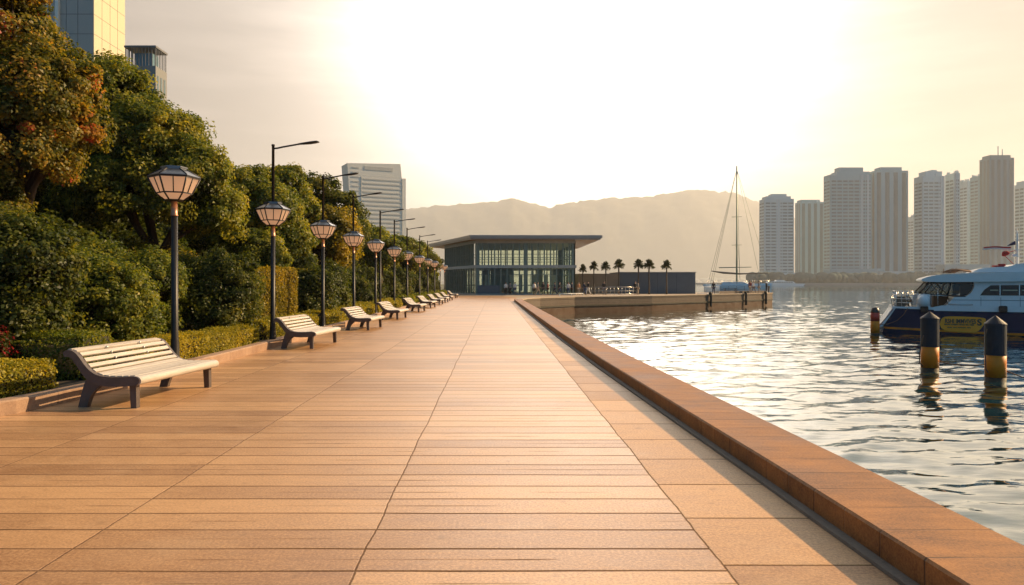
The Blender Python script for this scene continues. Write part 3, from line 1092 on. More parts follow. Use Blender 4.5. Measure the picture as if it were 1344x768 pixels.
# big red-tipped tree at the left edge of the view
make_tree('large tree with red and orange leaf tips filling the upper left edge', (-11.0, 16.6, 0.13),
          L3((-0.9, 0, 7.0, 1.7, 1.6, 1.6), (0.65, -0.2, 5.7, 1.15, 1.2, 1.1), (0.2, -0.5, 4.6, 1.3, 1.3, 1.1), (-1.6, -0.5, 4.3, 1.6, 1.3, 1.2), (-0.6, -0.7, 3.3, 1.1, 1.0, 0.8), (-0.5, 0.0, 8.4, 0.9, 1.1, 0.8), (1.25, -0.1, 4.9, 0.65, 0.8, 0.7)),
          MATS['leaf_red_tipped'], 520, 230, 0.40, 0.086, tr=0.2, th=2.6, shell=0.72)
make_tree('broad dark tree behind the nearest lantern, second from the left edge', (-10.5, 22.5, 0.13),
          L3((-1.65, 0.3, 7.2, 1.3, 1.4, 1.25), (-0.1, 0, 5.7, 1.5, 1.6, 1.2), (1.3, -0.3, 4.7, 0.95, 1.3, 0.95), (-0.5, -0.6, 4.1, 1.9, 1.6, 1.2), (1.7, 0.2, 3.6, 0.75, 1.0, 0.9), (-2.7, 0.2, 6.2, 1.2, 1.2, 1.2)),
          MATS['leaf_olive'], 640, 220, 0.43, 0.098, tr=0.22, th=2.4, shell=0.7)
make_tree('dense green tree right of the nearest lantern and left of the first arm light', (-10.0, 28.5, 0.13),
          L3((0.1, 0, 4.9, 1.25, 1.5, 1.05), (1.2, -0.2, 4.2, 1.1, 1.3, 1.0), (-0.3, -0.6, 3.5, 1.6, 1.5, 1.1), (1.7, 0, 3.2, 0.9, 1.0, 0.9), (-1.2, 0, 4.5, 1.0, 1.0, 0.9)),
          MATS['leaf_olive'], 400, 190, 0.43, 0.11, tr=0.18, th=2.0, shell=0.68)
make_tree('tall airy tree showing sky through its top behind the first arm light', (-11.2, 34.5, 0.13),
          L3((0.2, 0, 6.1, 1.0, 1.3, 0.75), (1.3, 0, 6.2, 0.9, 1.2, 0.8), (0.3, 0, 4.9, 1.7, 1.6, 1.1), (2.0, 0, 5.0, 0.8, 1.0, 0.7)),
          MATS['leaf_olive'], 150, 130, 0.42, 0.14, tr=0.15, th=2.4, shell=0.6, core=0.2)
make_tree('rounded golden green tree behind the second and third lanterns', (-9.6, 38.0, 0.13),
          L3((-0.5, 0, 4.4, 1.9, 1.8, 1.2), (1.1, -0.2, 3.9, 1.5, 1.6, 1.2), (0.3, -0.5, 3.0, 1.9, 1.6, 1.1)),
          MATS['leaf_golden'], 260, 140, 0.5, 0.15, tr=0.17, th=1.9, shell=0.66)
make_tree('loose topped tree standing against the sky left of the pale sloping tower', (-10.6, 44.5, 0.13),
          L3((-0.3, 0, 6.9, 1.5, 1.4, 1.1), (1.0, 0, 6.0, 1.4, 1.4, 1.1), (-0.9, 0, 5.4, 1.8, 1.6, 1.2), (0.4, 0, 4.4, 2.2, 1.8, 1.3)),
          MATS['leaf_green'], 190, 130, 0.5, 0.16, tr=0.15, th=2.3, shell=0.62, core=0.3)
tA = make_tree('green tree just below the pale sloping tower, fourth of the far descending row', (-9.7, 50, 0.13),
               L3((-0.6, 0, 4.4, 1.8, 1.8, 1.2), (1.0, -0.2, 3.9, 1.6, 1.6, 1.2), (0.2, -0.5, 3.0, 2.0, 1.6, 1.1), (0.1, 0, 5.1, 1.0, 1.0, 0.6)),
               MATS['leaf_olive'], 230, 120, 0.55, 0.19, tr=0.18, th=1.9, shell=0.66)
for x, y, s, rz, lab in [(-9.5, 58, 0.98, 70, 'green tree right below the pale sloping tower, third from the end of the tree row'), (-9.2, 67, 1.0, 150, 'tree behind the seventh lantern post, second from the end of the tree row'), (-9.0, 78, 1.03, 240, 'tree behind the eighth lantern post'),
                         (-9.6, 90, 1.0, 20, 'last tree of the row, low beside the left roof tip of the pavilion'), (-14, 47, 1.05, 200, 'tree half hidden behind the loose topped tree')]:
    dup(tA, (x, y, 0.13), R(rz), s, lab)
# darker trees deeper in the bed, filling the bank
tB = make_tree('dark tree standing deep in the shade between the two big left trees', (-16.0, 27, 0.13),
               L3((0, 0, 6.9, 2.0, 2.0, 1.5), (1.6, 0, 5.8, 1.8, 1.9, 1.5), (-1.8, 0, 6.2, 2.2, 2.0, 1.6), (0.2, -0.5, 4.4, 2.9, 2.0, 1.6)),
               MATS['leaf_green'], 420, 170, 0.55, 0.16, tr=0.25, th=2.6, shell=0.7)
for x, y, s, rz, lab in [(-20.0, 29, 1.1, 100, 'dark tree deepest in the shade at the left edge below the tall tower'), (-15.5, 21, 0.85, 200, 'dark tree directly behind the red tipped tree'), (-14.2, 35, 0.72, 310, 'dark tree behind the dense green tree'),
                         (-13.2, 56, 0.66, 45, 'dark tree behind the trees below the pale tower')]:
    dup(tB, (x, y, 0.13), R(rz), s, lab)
tC = make_tree('small dark street tree with bare trunk beside the fourth bench', (-6.9, 44, 0.13),
               L3((0, 0, 3.0, 1.1, 1.1, 0.9), (0.5, 0, 3.4, 0.8, 0.8, 0.7), (-0.5, 0.2, 3.3, 0.8, 0.8, 0.7)), MATS['leaf_green'], 70, 110, 0.4, 0.14, tr=0.10, th=1.9, shell=0.6, group='small trees near the far benches')
for x, y, s, rz, lab in [(-6.9, 59, 1.0, 90, 'small dark street tree with bare trunk beside the seventh bench'), (-6.8, 72, 1.05, 200, 'small dark street tree with bare trunk near the farthest bench')]:
    dup(tC, (x, y, 0.13), R(rz), s, lab)

# ================================================================== shrubs and clipped hedges


def make_shrub(label, loc, lobes, leafmat, clumps, per, crad=0.28, size=0.06, shell=0.74, core=0.60, cat='shrub', name='round_shrub', group='shrubs in the planting bed', up=0.5):
    clumps = int(clumps * 1.7)
    P, N, idx = lobes_points(lobes, clumps, per, crad, shell=shell, up=up)
    keep = P[:, 2] > 0.02
    P, N, idx = P[keep], N[keep], idx[keep]
    cv = 0.45 + 0.2 * rng.normal(size=clumps)
    val = np.clip(cv[idx] + 0.2 * rng.normal(size=len(idx)), 0, 1)
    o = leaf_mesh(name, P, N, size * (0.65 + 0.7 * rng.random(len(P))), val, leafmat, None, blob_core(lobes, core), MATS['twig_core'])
    o.location = loc
    return tag(o, label, cat, group)


make_shrub('large dark shrub with sprawling branches at the left edge, lower left', (-7.95, 11.9, 0.13), L3((-0.2, 0, 0.9, 1.0, 0.9, 0.9), (0.2, 0, 1.75, 0.75, 0.7, 0.75), (-0.5, 0.1, 2.1, 0.6, 0.6, 0.55)), MATS['leaf_green'], 230, 130, 0.26, 0.07)
make_shrub('dark green rounded shrub above the back of the nearest bench', (-7.7, 13.9, 0.13), L3((0.0, 0, 0.8, 1.05, 0.95, 0.8), (-0.5, 0.2, 1.45, 0.75, 0.75, 0.65), (0.35, 0, 1.3, 0.65, 0.6, 0.5)), MATS['leaf_olive'], 260, 140, 0.24, 0.062)
make_shrub('brownish green mounded shrub left of the nearest lantern post', (-8.6, 16.9, 0.13), L3((0, 0, 1.0, 1.2, 1.0, 1.0), (0.5, 0, 1.5, 0.8, 0.8, 0.65), (-0.7, 0, 1.7, 0.8, 0.8, 0.7)), MATS['leaf_olive'], 260, 120, 0.25, 0.068)
make_shrub('glossy dark green round shrub right of the nearest lantern post', (-7.25, 18.3, 0.13), L3((0.05, 0, 0.95, 1.05, 1.0, 0.95), (-0.45, 0.1, 1.35, 0.8, 0.8, 0.8), (0.45, -0.05, 1.45, 0.75, 0.7, 0.7)), MATS['leaf_green'], 300, 130, 0.24, 0.062)
make_shrub('golden orange bush seen between the trees behind the nearest lantern post', (-10.2, 21.5, 0.13), L3((0, 0, 1.2, 1.2, 0.9, 1.1), (0.9, 0, 1.7, 0.7, 0.7, 0.6), (-0.4, 0, 2.0, 0.7, 0.7, 0.6)), MATS['leaf_golden'], 200, 110, 0.27, 0.08)
make_shrub('big pale green bush left of the first arm light, below the trees', (-8.3, 24.5, 0.13), L3((0, 0, 1.4, 1.2, 1.1, 1.35), (0.3, 0, 2.4, 0.9, 0.9, 0.8)), MATS['leaf_olive'], 210, 120, 0.28, 0.085)
make_shrub('red flowering shrub just inside the left edge of the photo', (-7.66, 10.75, 0.13), L3((0, 0, 0.5, 0.32, 0.4, 0.42), (-0.25, 0, 0.75, 0.33, 0.35, 0.3)), MATS['leaf_flower'], 46, 70, 0.15, 0.055, cat='flowering shrub', name='flower_shrub')
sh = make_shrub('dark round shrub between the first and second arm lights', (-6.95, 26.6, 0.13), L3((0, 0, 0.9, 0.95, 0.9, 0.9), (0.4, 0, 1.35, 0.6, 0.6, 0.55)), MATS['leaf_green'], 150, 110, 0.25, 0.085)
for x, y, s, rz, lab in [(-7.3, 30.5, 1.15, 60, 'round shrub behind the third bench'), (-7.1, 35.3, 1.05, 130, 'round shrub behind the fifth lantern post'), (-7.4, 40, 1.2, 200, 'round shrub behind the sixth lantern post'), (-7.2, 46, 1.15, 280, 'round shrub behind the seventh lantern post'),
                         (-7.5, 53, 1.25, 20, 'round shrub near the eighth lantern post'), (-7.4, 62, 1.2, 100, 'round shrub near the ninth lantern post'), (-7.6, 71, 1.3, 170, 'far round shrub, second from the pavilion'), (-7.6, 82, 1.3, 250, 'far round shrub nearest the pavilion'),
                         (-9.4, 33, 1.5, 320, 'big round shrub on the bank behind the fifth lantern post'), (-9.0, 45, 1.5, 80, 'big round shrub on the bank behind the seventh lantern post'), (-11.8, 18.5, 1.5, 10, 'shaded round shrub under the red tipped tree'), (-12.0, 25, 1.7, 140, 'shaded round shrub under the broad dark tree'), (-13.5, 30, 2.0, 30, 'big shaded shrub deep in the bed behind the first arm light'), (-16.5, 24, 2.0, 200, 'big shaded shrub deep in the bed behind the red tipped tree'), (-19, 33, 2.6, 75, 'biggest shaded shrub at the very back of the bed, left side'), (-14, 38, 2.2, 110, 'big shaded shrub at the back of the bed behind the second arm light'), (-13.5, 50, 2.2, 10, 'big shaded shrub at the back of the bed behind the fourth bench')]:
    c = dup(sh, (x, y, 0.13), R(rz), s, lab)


def hedge_points(path, w, hgt, dens, round_=0.12):
    """points on the clipped faces of a hedge that follows a plan path"""
    P = np.array(path, float)
    seg = np.linalg.norm(np.diff(P, axis=0), axis=1)
    cum = np.concatenate([[0], np.cumsum(seg)])
    Lt = cum[-1]
    out, nor = [], []
    per = 2 * hgt + w
    n = int(dens * Lt * per)
    s = rng.random(n) * Lt
    q = rng.random(n) * per
    cx = np.interp(s, cum, P[:, 0])
    cy = np.interp(s, cum, P[:, 1])
    k = np.clip(np.searchsorted(cum, s) - 1, 0, len(seg) - 1)
    d = np.diff(P, axis=0)[k] / seg[k][:, None]
    r = np.stack([d[:, 1], -d[:, 0]], 1)
    side = np.where(q < hgt, -1.0, np.where(q < hgt + w, 0.0, 1.0))
    off = np.where(side < 0, -w / 2, np.where(side > 0, w / 2, (q - hgt) - w / 2))
    z = np.where(side < 0, q, np.where(side > 0, per - q, hgt))
    # round the top corners
    corner = np.clip((np.abs(off) - (w / 2 - round_)) / round_, 0, 1) * np.clip((z - (hgt - round_)) / round_, 0, 1)
    z = z - corner * round_ * 0.45
    off = off * (1 - 0.12 * corner)
    jit = rng.normal(size=n) * 0.022 + 0.018 * np.sin(s * 5.1 + off * 4) + 0.018 * np.sin(s * 2.3 + z * 7)
    nx3 = np.stack([r[:, 0] * np.sign(off) * (np.abs(side)), r[:, 1] * np.sign(off) * np.abs(side), (side == 0) * 1.0], 1)
    nx3 = unit(nx3 + 1e-6)
    pts = np.stack([cx + r[:, 0] * off, cy + r[:, 1] * off, z], 1) + nx3 * jit[:, None]
    # ends
    for e, sg in ((0, -1), (-1, 1)):
        ne = int(dens * w * hgt)
        dd = (P[1] - P[0]) / seg[0] if e == 0 else (P[-1] - P[-2]) / seg[-1]
        rr = np.array([dd[1], -dd[0]])
        o = (rng.random(ne) - 0.5) * w
        pz = rng.random(ne) * hgt
        ep = np.stack([P[e][0] + rr[0] * o + dd[0] * sg * (0.0 + 0.02 * rng.normal(size=ne)), P[e][1] + rr[1] * o + dd[1] * sg * 0.02 * rng.normal(size=ne), pz], 1)
        pts = np.concatenate([pts, ep])
        nx3 = np.concatenate([nx3, np.tile(np.array([[dd[0] * sg, dd[1] * sg, 0]]), (ne, 1))])
    return pts, nx3


def make_hedge(label, path, w, hgt, leafmat, dens, size, group='clipped hedges in the planting bed', base=0.13, name='clipped_hedge'):
    P, N = hedge_points(path, w, hgt, dens)
    N2 = unit(N * 0.55 + rng.normal(size=N.shape) * 0.5 + np.array([0, 0, 0.3]))
    m = MB()
    k = 0.05
    m.sweep(path, [(-w / 2 + k, 0.0), (-w / 2 + k, hgt - k - 0.06), (-w / 2 + 0.12, hgt - k), (w / 2 - 0.12, hgt - k), (w / 2 - k, hgt - k - 0.06), (w / 2 - k, 0.0)])
    val = np.clip(0.5 + 0.22 * rng.normal(size=len(P)), 0, 1)
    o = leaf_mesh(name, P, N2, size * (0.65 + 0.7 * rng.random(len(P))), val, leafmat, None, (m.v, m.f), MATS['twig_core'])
    o.location = (0, 0, base)
    return tag(o, label, 'hedge', group)


make_hedge('low clipped hedge at the lower left corner, in front of the darker hedge', [(-6.85, 9.35), (-6.75, 10.45)], 0.85, 0.42, MATS['leaf_clipped'], 2600, 0.042)
make_hedge('dark clipped hedge directly behind the nearest bench', [(-8.6, 11.55), (-6.45, 11.75)], 1.0, 0.68, MATS['leaf_olive'], 2300, 0.045)
make_hedge('long low golden clipped hedge from the nearest lantern post to the second bench', [(-6.62, 12.5), (-6.50, 14), (-6.40, 16), (-6.34, 18.3)], 0.72, 0.44, MATS['leaf_clipped'], 2500, 0.042)
make_hedge('low clipped hedge behind the second bench', [(-6.55, 19.3), (-6.4, 21.6), (-6.3, 24.0)], 0.85, 0.46, MATS['leaf_clipped'], 1800, 0.052)
make_hedge('low clipped hedge between the second and third benches', [(-6.3, 24.9), (-6.25, 28.8)], 0.9, 0.52, MATS['leaf_clipped'], 1400, 0.06)
make_hedge('low clipped hedge between the third and fourth benches', [(-6.2, 30.0), (-6.2, 34.5)], 0.9, 0.55, MATS['leaf_clipped'], 1100, 0.07)
make_hedge('low clipped hedge beside the fifth bench', [(-6.2, 35.5), (-6.15, 44)], 0.9, 0.55, MATS['leaf_clipped'], 700, 0.085)
make_hedge('far low clipped hedge beside the last benches', [(-6.15, 46), (-6.1, 84)], 0.9, 0.6, MATS['leaf_olive'], 300, 0.13)
make_hedge('second row low golden hedge behind the second bench', [(-8.4, 21.6), (-7.3, 24.4), (-7.1, 27.5)], 0.8, 0.45, MATS['leaf_golden'], 1400, 0.06)
make_hedge('tall clipped golden hedge wall left of the second lantern post', [(-8.35, 21.2), (-7.75, 22.6), (-7.15, 24.6)], 0.95, 2.0, MATS['leaf_golden'], 1500, 0.062)
make_hedge('tall clipped hedge behind the third lantern post', [(-7.9, 28.2), (-7.6, 31.8)], 1.0, 2.0, MATS['leaf_clipped'], 1000, 0.08)
make_hedge('tall clipped hedge behind the fifth lantern post', [(-7.9, 36.5), (-7.6, 42.5)], 1.0, 1.9, MATS['leaf_olive'], 600, 0.1)
make_hedge('tall far clipped hedge near the pavilion end of the bed', [(-8.2, 48), (-7.8, 84)], 1.1, 2.0, MATS['leaf_olive'], 200, 0.17)
# ================================================================== glass pavilion
pav = thing('glass_pavilion', 'two storey glass pavilion with flat overhanging roof at the end of the promenade', 'pavilion', (2, 106, 0))
OX, OY = 2, 106
FA, FB, FD, FE, FC = (-2.6, 98), (10.85, 98), (10.85, 120), (-5.2, 120), (-7.9, 113)


def loc(p):
    return (p[0] - OX, p[1] - OY)


FOOT = [loc(p) for p in (FA, FB, FD, FE, FC)]


def shrink(poly, k):
    cx = sum(p[0] for p in poly) / len(poly)
    cy = sum(p[1] for p in poly) / len(poly)
    return [(cx + (p[0] - cx) * k, cy + (p[1] - cy) * k) for p in poly]


m = MB()
ROOF = [loc(p) for p in ((-3.35, 96.2), (14.3, 96.6), (14.3, 123.5), (-8.5, 124.5), (-10.9, 118.5))]
m.prism(shrink(ROOF, 0.985), 7.42, 7.60)
m.prism(ROOF, 7.602, 7.98)
roof = m.build('roof', MATS['roof_metal'], pav)
m = MB()
m.prism(shrink(ROOF, 0.965), 7.385, 7.418)
m.build('soffit', MATS['soffit_wood'], roof)
m = MB()
m.prism(shrink(FOOT, 1.015), 3.62, 4.02)
m.prism(shrink(FOOT, 1.005), -0.05, 0.16)
m.prism(shrink(FOOT, 1.002), 6.98, 7.383)
m.build('floor_slab', MATS['floor_slab'], pav)
faces = [(FOOT[0], FOOT[1]), (FOOT[1], FOOT[2]), (FOOT[2], FOOT[3]), (FOOT[3], FOOT[4]), (FOOT[4], FOOT[0])]
bays = [16, 6, 14, 3, 13]
fr = MB()
fin = MB()
for fi, ((a, b), nb) in enumerate(zip(faces, bays)):
    L = math.hypot(b[0] - a[0], b[1] - a[1])
    dx, dy = (b[0] - a[0]) / L, (b[1] - a[1]) / L
    nx_, ny_ = dy, -dx
    ang = math.atan2(dy, dx)
    for z0, z1, part in ((0.162, 3.618, 0), (4.022, 6.978, 1)):
        g = MB()
        e = 0.05
        g.add([(a[0] + dx * e - nx_ * 0.05, a[1] + dy * e - ny_ * 0.05, z0 + 0.003), (b[0] - dx * e - nx_ * 0.05, b[1] - dy * e - ny_ * 0.05, z0 + 0.003), (b[0] - dx * e - nx_ * 0.05, b[1] - dy * e - ny_ * 0.05, z1 - 0.003), (a[0] + dx * e - nx_ * 0.05, a[1] + dy * e - ny_ * 0.05, z1 - 0.003)], [(0, 1, 2, 3)])
        g.build('glass_wall', MATS['pavilion_glass'], pav)
        for k in range(nb + 1):
            s = L * k / nb
            wide = 0.46 if (k in (0, nb)) else (0.17 if fi != 0 or k != 8 else 0.55)
            s = min(max(s, wide / 2 + 0.01), L - wide / 2 - 0.01)
            fr.box((a[0] + dx * s - nx_ * 0.09, a[1] + dy * s - ny_ * 0.09, (z0 + z1) / 2), (wide, 0.16, z1 - z0 - 0.006), ang)
            if fi == 4 and 0 < k < nb:
                for q in (0.33, 0.66):
                    s2 = L * (k - q) / nb
                    fin.box((a[0] + dx * s2 + nx_ * 0.06, a[1] + dy * s2 + ny_ * 0.06, (z0 + z1) / 2), (0.07, 0.14, z1 - z0 - 0.01), ang)
        for zt in ((1.25, 2.75) if part == 0 else (5.05, 5.5)):
            fr.box(((a[0] + b[0]) / 2 - nx_ * 0.09, (a[1] + b[1]) / 2 - ny_ * 0.09, zt), (L - 0.3, 0.09, 0.07), ang)
fr.build('window_frame', MATS['mullion_metal'], pav)
fin.build('sun_fins', MATS['mullion_metal'], pav)
m = MB()
for x0, x1, y in ((-2.3, 1.0, 1.6), (4.6, 5.4, 3.0), (7.2, 8.6, 6.0)):
    m.box(((x0 + x1) / 2 - 0.4, y, 1.9), (x1 - x0, 5.0, 3.3))
m.box((-3.4, 7, 1.9), (1.2, 3, 3.3))
m.build('interior_dark_box', MATS['mullion_metal'], pav)  # boxes added to darken the ground floor behind the glass
m = MB()
for x in (-3.2, -2.9, 0.2, 1.5, 3.4, 5.0, 6.1):
    m.box((x, -6.9, 1.6), (0.45, 0.04, 2.2))
m.build('curtain', MATS['curtain'], pav)
m = MB()
m.box((-2.9, -8.06, 0.72), (3.0, 0.05, 1.1))
m.build('spandrel_panel', MATS['warehouse_wall'], pav)
m = MB()
for x in (0.9, 1.9, 3.2, 4.2):
    m.box((x - 0.45, -8.1, 1.45), (0.07, 0.08, 2.55))
    m.box((x + 0.45, -8.1, 1.45), (0.07, 0.08, 2.55))
    m.box((x, -8.1, 2.77), (0.83, 0.08, 0.09))
m.build('door_frame', MATS['mullion_metal'], pav)

# grey block beside the pavilion
wb = thing('storage_block', 'low plain dark grey block behind the row of small palms on the pier', 'building', (20.8, 107, 0))
m = MB()
m.prism([(-2.4, 0), (8.8, 0), (8.8, 9), (-2.4, 9)], 0.0, 3.12)
m.build('wall', MATS['warehouse_wall'], wb)
m = MB()
m.prism([(-8.4, 0.05), (-2.402, 0.05), (-2.402, 9), (-8.4, 9)], 0.0, 2.98)
m.build('brown_wall', MATS['warehouse_panel'], wb)
m = MB()
m.prism([(-2.5, -0.1), (8.9, -0.1), (8.9, 9.1), (-2.5, 9.1)], 3.122, 3.23)
m.build('roof_edge', MATS['roof_metal'], wb)
m = MB()
for x in (0.4, 3.2, 6.0):
    m.box((x, -0.006, 1.56), (0.03, 0.008, 3.0))
m.build('panel_joint', MATS['black_paint'], wb)


# ================================================================== palms on the quay
def make_palm(label, group='small palms in front of the grey block'):
    t = thing('palm_tree', label, 'palm', group=group)
    m = MB()
    m.tube([(0, 0, -0.05), (0.02, 0, 1.2), (-0.03, 0.02, 2.6), (0.0, 0, 3.9)], [0.13, 0.10, 0.09, 0.11], 8)
    m.build('trunk', MATS['palm_bark'], t)
    P, N, S = [], [], []
    for k in range(54):
        az = k * 2.399
        el = R(random.uniform(-28, 88))
        ln = random.uniform(0.62, 0.85)
        for q in np.linspace(0.12, 1, 15):
            s = q * ln
            x = s * math.cos(el)
            z = s * math.sin(el) - 0.18 * q * q * math.cos(el)
            for sd in (-1, 1):
                w = 0.16 * (1 - abs(q - 0.45))
                px_, py_ = x * math.cos(az) - sd * w * math.sin(az), x * math.sin(az) + sd * w * math.cos(az)
                P.append((px_, py_, 3.95 + z - 0.05 * q))
                N.append((-math.sin(az) * sd * 0.5, math.cos(az) * sd * 0.5, 0.8))
                S.append(0.24)
    P, N = np.array(P), unit(np.array(N) + 0.25 * rng.normal(size=(len(N), 3)))
    leaf_mesh('crown', P, N, np.array(S), rng.random(len(P)), MATS['leaf_palm'], t, aspect=0.42)
    return t


palm = make_palm('x')
for i, (px, s, sc, lab) in enumerate([(765, 0.8, 0.85, 'smallest thin palm closest to the pavilion wall'), (779.5, 0.9, 0.93, 'second small palm from the pavilion, before the brown wall'), (795, 1.0, 0.93, 'third small palm from the pavilion, before the brown wall'), (812, 1.15, 1.0, 'round headed palm at the joint of brown and grey wall'),
                                      (838, 1.1, 1.0, 'left palm of the close pair before the grey wall'), (852, 1.2, 1.0, 'right palm of the close pair before the grey wall'), (875, 1.05, 0.98, 'lone palm at the right of the grey wall')]):
    o = palm if i == 0 else dup(palm)
    o.location = (X(px, 100.5 + i * 0.35), 100.5 + i * 0.35, 0)
    o.scale = (s * 0.92, s * 0.92, sc * 1.06)
    o.rotation_euler = (0, 0, i * 1.3)
    o['label'] = lab

# ================================================================== people (small figures on the far quay)


def skin_mesh(name, V, E, Rd, root):
    me = bpy.data.meshes.new(name + '_cage')
    me.from_pydata(V, E, [])
    o = bpy.data.objects.new(name + '_cage', me)
    COL.objects.link(o)
    o.modifiers.new('s', 'SKIN').use_smooth_shade = True
    sk = me.skin_vertices[0].data if me.skin_vertices else None
    if sk is None:
        bm = bmesh.new()
        bm.from_mesh(me)
        bm.verts.layers.skin.verify()
        bm.to_mesh(me)
        bm.free()
        sk = me.skin_vertices[0].data
    for i, r in enumerate(Rd):
        sk[i].radius = r if isinstance(r, tuple) else (r, r)
        sk[i].use_root = (i == root)
    o.modifiers.new('d', 'SUBSURF').levels = 1
    dg = bpy.context.evaluated_depsgraph_get()
    res = bpy.data.meshes.new_from_object(o.evaluated_get(dg))
    res.name = name
    bpy.data.objects.remove(o)
    bpy.data.meshes.remove(me)
    return res


def joints(pose):
    J = dict(pelvis=(0, 0, .93), waist=(0, 0, 1.08), chest=(0, 0, 1.28), base=(0, .01, 1.43), neck=(0, 0, 1.50), face=(0, -.015, 1.575), head=(0, 0, 1.64), crown=(0, 0.01, 1.70), nose=(0, -.115, 1.575))
    for s, n in ((-1, 'r'), (1, 'l')):
        J['sh' + n] = (s * .17, .01, 1.40)
        J['el' + n] = (s * .235, .03, 1.13)
        J['wr' + n] = (s * .235, -.07, .91)
        J['ha' + n] = (s * .23, -.09, .85)
        J['hip' + n] = (s * .09, 0, .88)
        J['kn' + n] = (s * .10, -.02, .49)
        J['an' + n] = (s * .10, .03, .09)
        J['to' + n] = (s * .115, -.14, .035)
    if pose == 'walk':
        J.update(knr=(-.09, -.20, .52), anr=(-.09, -.26, .09), tor=(-.10, -.43, .045), knl=(.09, .10, .50), anl=(.09, .36, .14), tol=(.10, .24, .035), elr=(-.23, .16, 1.16), wrr=(-.22, .12, .93), har=(-.22, .10, .86), ell=(.23, -.06, 1.15), wrl=(.2, -.28, 1.02), hal=(.19, -.34, 1.0))
    if pose == 'sit':
        for s, n in ((-1, 'r'), (1, 'l')):
            J['kn' + n] = (s * .12, -.43, .50)
            J['an' + n] = (s * .12, -.42, .09)
            J['to' + n] = (s * .13, -.60, .035)
            J['el' + n] = (s * .24, -.05, .76)
            J['wr' + n] = (s * .16, -.28, .62)
            J['ha' + n] = (s * .14, -.34, .60)
        for k in ('pelvis', 'waist', 'chest', 'base', 'neck', 'face', 'head', 'crown', 'nose'):
            x, y, z = J[k]
            J[k] = (x, y, z - .42)
        for n in 'rl':
            x, y, z = J['hip' + n]
            J['hip' + n] = (x, y - .03, .49)
            x, y, z = J['sh' + n]
            J['sh' + n] = (x, y, z - .42)
    return J


RAD = dict(pelvis=(.15, .11), waist=(.125, .095), chest=(.15, .105), base=(.085, .07), neck=(.052, .052), face=(.076, .088), head=(.08, .095), crown=(.05, .06), nose=(.014, .014), sh=.055, el=.042, wr=.03, ha=.032, hip=.085, kn=.058, an=.042, to=.03)
BE = [('pelvis', 'waist'), ('waist', 'chest'), ('chest', 'base'), ('base', 'neck'), ('neck', 'face'), ('face', 'head'), ('head', 'crown'), ('face', 'nose')]
for n in 'rl':
    BE += [('base', 'sh' + n), ('sh' + n, 'el' + n), ('el' + n, 'wr' + n), ('wr' + n, 'ha' + n), ('pelvis', 'hip' + n), ('hip' + n, 'kn' + n), ('kn' + n, 'an' + n), ('an' + n, 'to' + n)]


def rad(k, g=1.0):
    r = RAD.get(k) or RAD[k[:-1]]
    return tuple(q * g for q in r) if isinstance(r, tuple) else (r * g, r * g)


def part_mesh(name, J, edges, root, g, fingers=False):
    keys = []
    for a, b in edges:
        for k in (a, b):
            if k not in keys:
                keys.append(k)
    V = [J[k] for k in keys]
    E = [(keys.index(a), keys.index(b)) for a, b in edges]
    Rd = [rad(k, g) for k in keys]
    if fingers:
        for n in 'rl':
            hx, hy, hz = J['ha' + n]
            wx, wy, wz = J['wr' + n]
            d = Vector((hx - wx, hy - wy, hz - wz)).normalized()
            i0 = keys.index('ha' + n)
            for q, ln in ((-1.5, .07), (-.5, .085), (.5, .08), (1.5, .06)):
                p = Vector((hx, hy + q * .022, hz)) + d * ln
                V.append(tuple(p))
                Rd.append((.009, .009))
                E.append((i0, len(V) - 1))
            V.append((hx, hy - .055, hz - .02))
            Rd.append((.01, .01))
            E.append((i0, len(V) - 1))
    return skin_mesh(name, V, E, Rd, keys.index(root))


TOPE = [('pelvis', 'waist'), ('waist', 'chest'), ('chest', 'base')] + [e for n in 'rl' for e in (('base', 'sh' + n), ('sh' + n, 'el' + n), ('el' + n, 'wr' + n))]
BOTE = [e for n in 'rl' for e in (('pelvis', 'hip' + n), ('hip' + n, 'kn' + n), ('kn' + n, 'an' + n))]
mat('skin', (0.42, 0.26, 0.18), 0.6)
mat('hair', (0.02, 0.014, 0.01), 0.7)
CL = {}
for nme, c in dict(black=(0.02, 0.02, 0.022), navy=(0.02, 0.03, 0.07), grey=(0.16, 0.16, 0.17), white=(0.70, 0.68, 0.64), orange=(0.55, 0.26, 0.12), denim=(0.06, 0.09, 0.16), maroon=(0.20, 0.03, 0.03), beige=(0.42, 0.34, 0.25)).items():
    CL[nme] = mat('cloth_' + nme, c, 0.9, var=0.2, scale=10)
PT = {}
for pose in ('stand', 'walk', 'sit'):
    J = joints(pose)
    body = part_mesh('body_' + pose, J, BE, 'pelvis', 1.0, True)
    top_ = part_mesh('jacket_' + pose, J, TOPE, 'pelvis', 1.16)
    bot = part_mesh('trousers_' + pose, J, BOTE, 'pelvis', 1.20)
    hm = MB()
    hx, hy, hz = J['head']
    hm.sphere((hx, hy + 0.022, hz + 0.022), (0.092, 0.10, 0.082), 10, 7)
    hair = bpy.data.meshes.new('hair_' + pose)
    hair.from_pydata(hm.v, [], hm.f)
    hair.polygons.foreach_set('use_smooth', [True] * len(hm.f))
    for me_ in (body, top_, bot, hair):
        me_.materials.clear()
        me_.materials.append(MATS['skin'])
    PT[pose] = (body, top_, bot, hair)


def person(label, px, Y, pose, rz, top, bot, z=0.0, s=1.0, group='people strolling on the far quay'):
    b, tp, bt, hr = PT[pose]
    o = link('person', b)
    o.location = (X(px, Y), Y, z)
    o.rotation_euler = (0, 0, R(rz))
    o.scale = (s, s, s)
    tag(o, label, 'person', group)
    for nme, me_, mt in (('jacket', tp, CL[top]), ('trousers', bt, CL[bot]), ('hair', hr, MATS['hair'])):
        c = link(nme, me_, o)
        c.material_slots[0].link = 'OBJECT'
        c.material_slots[0].material = mt
    return o


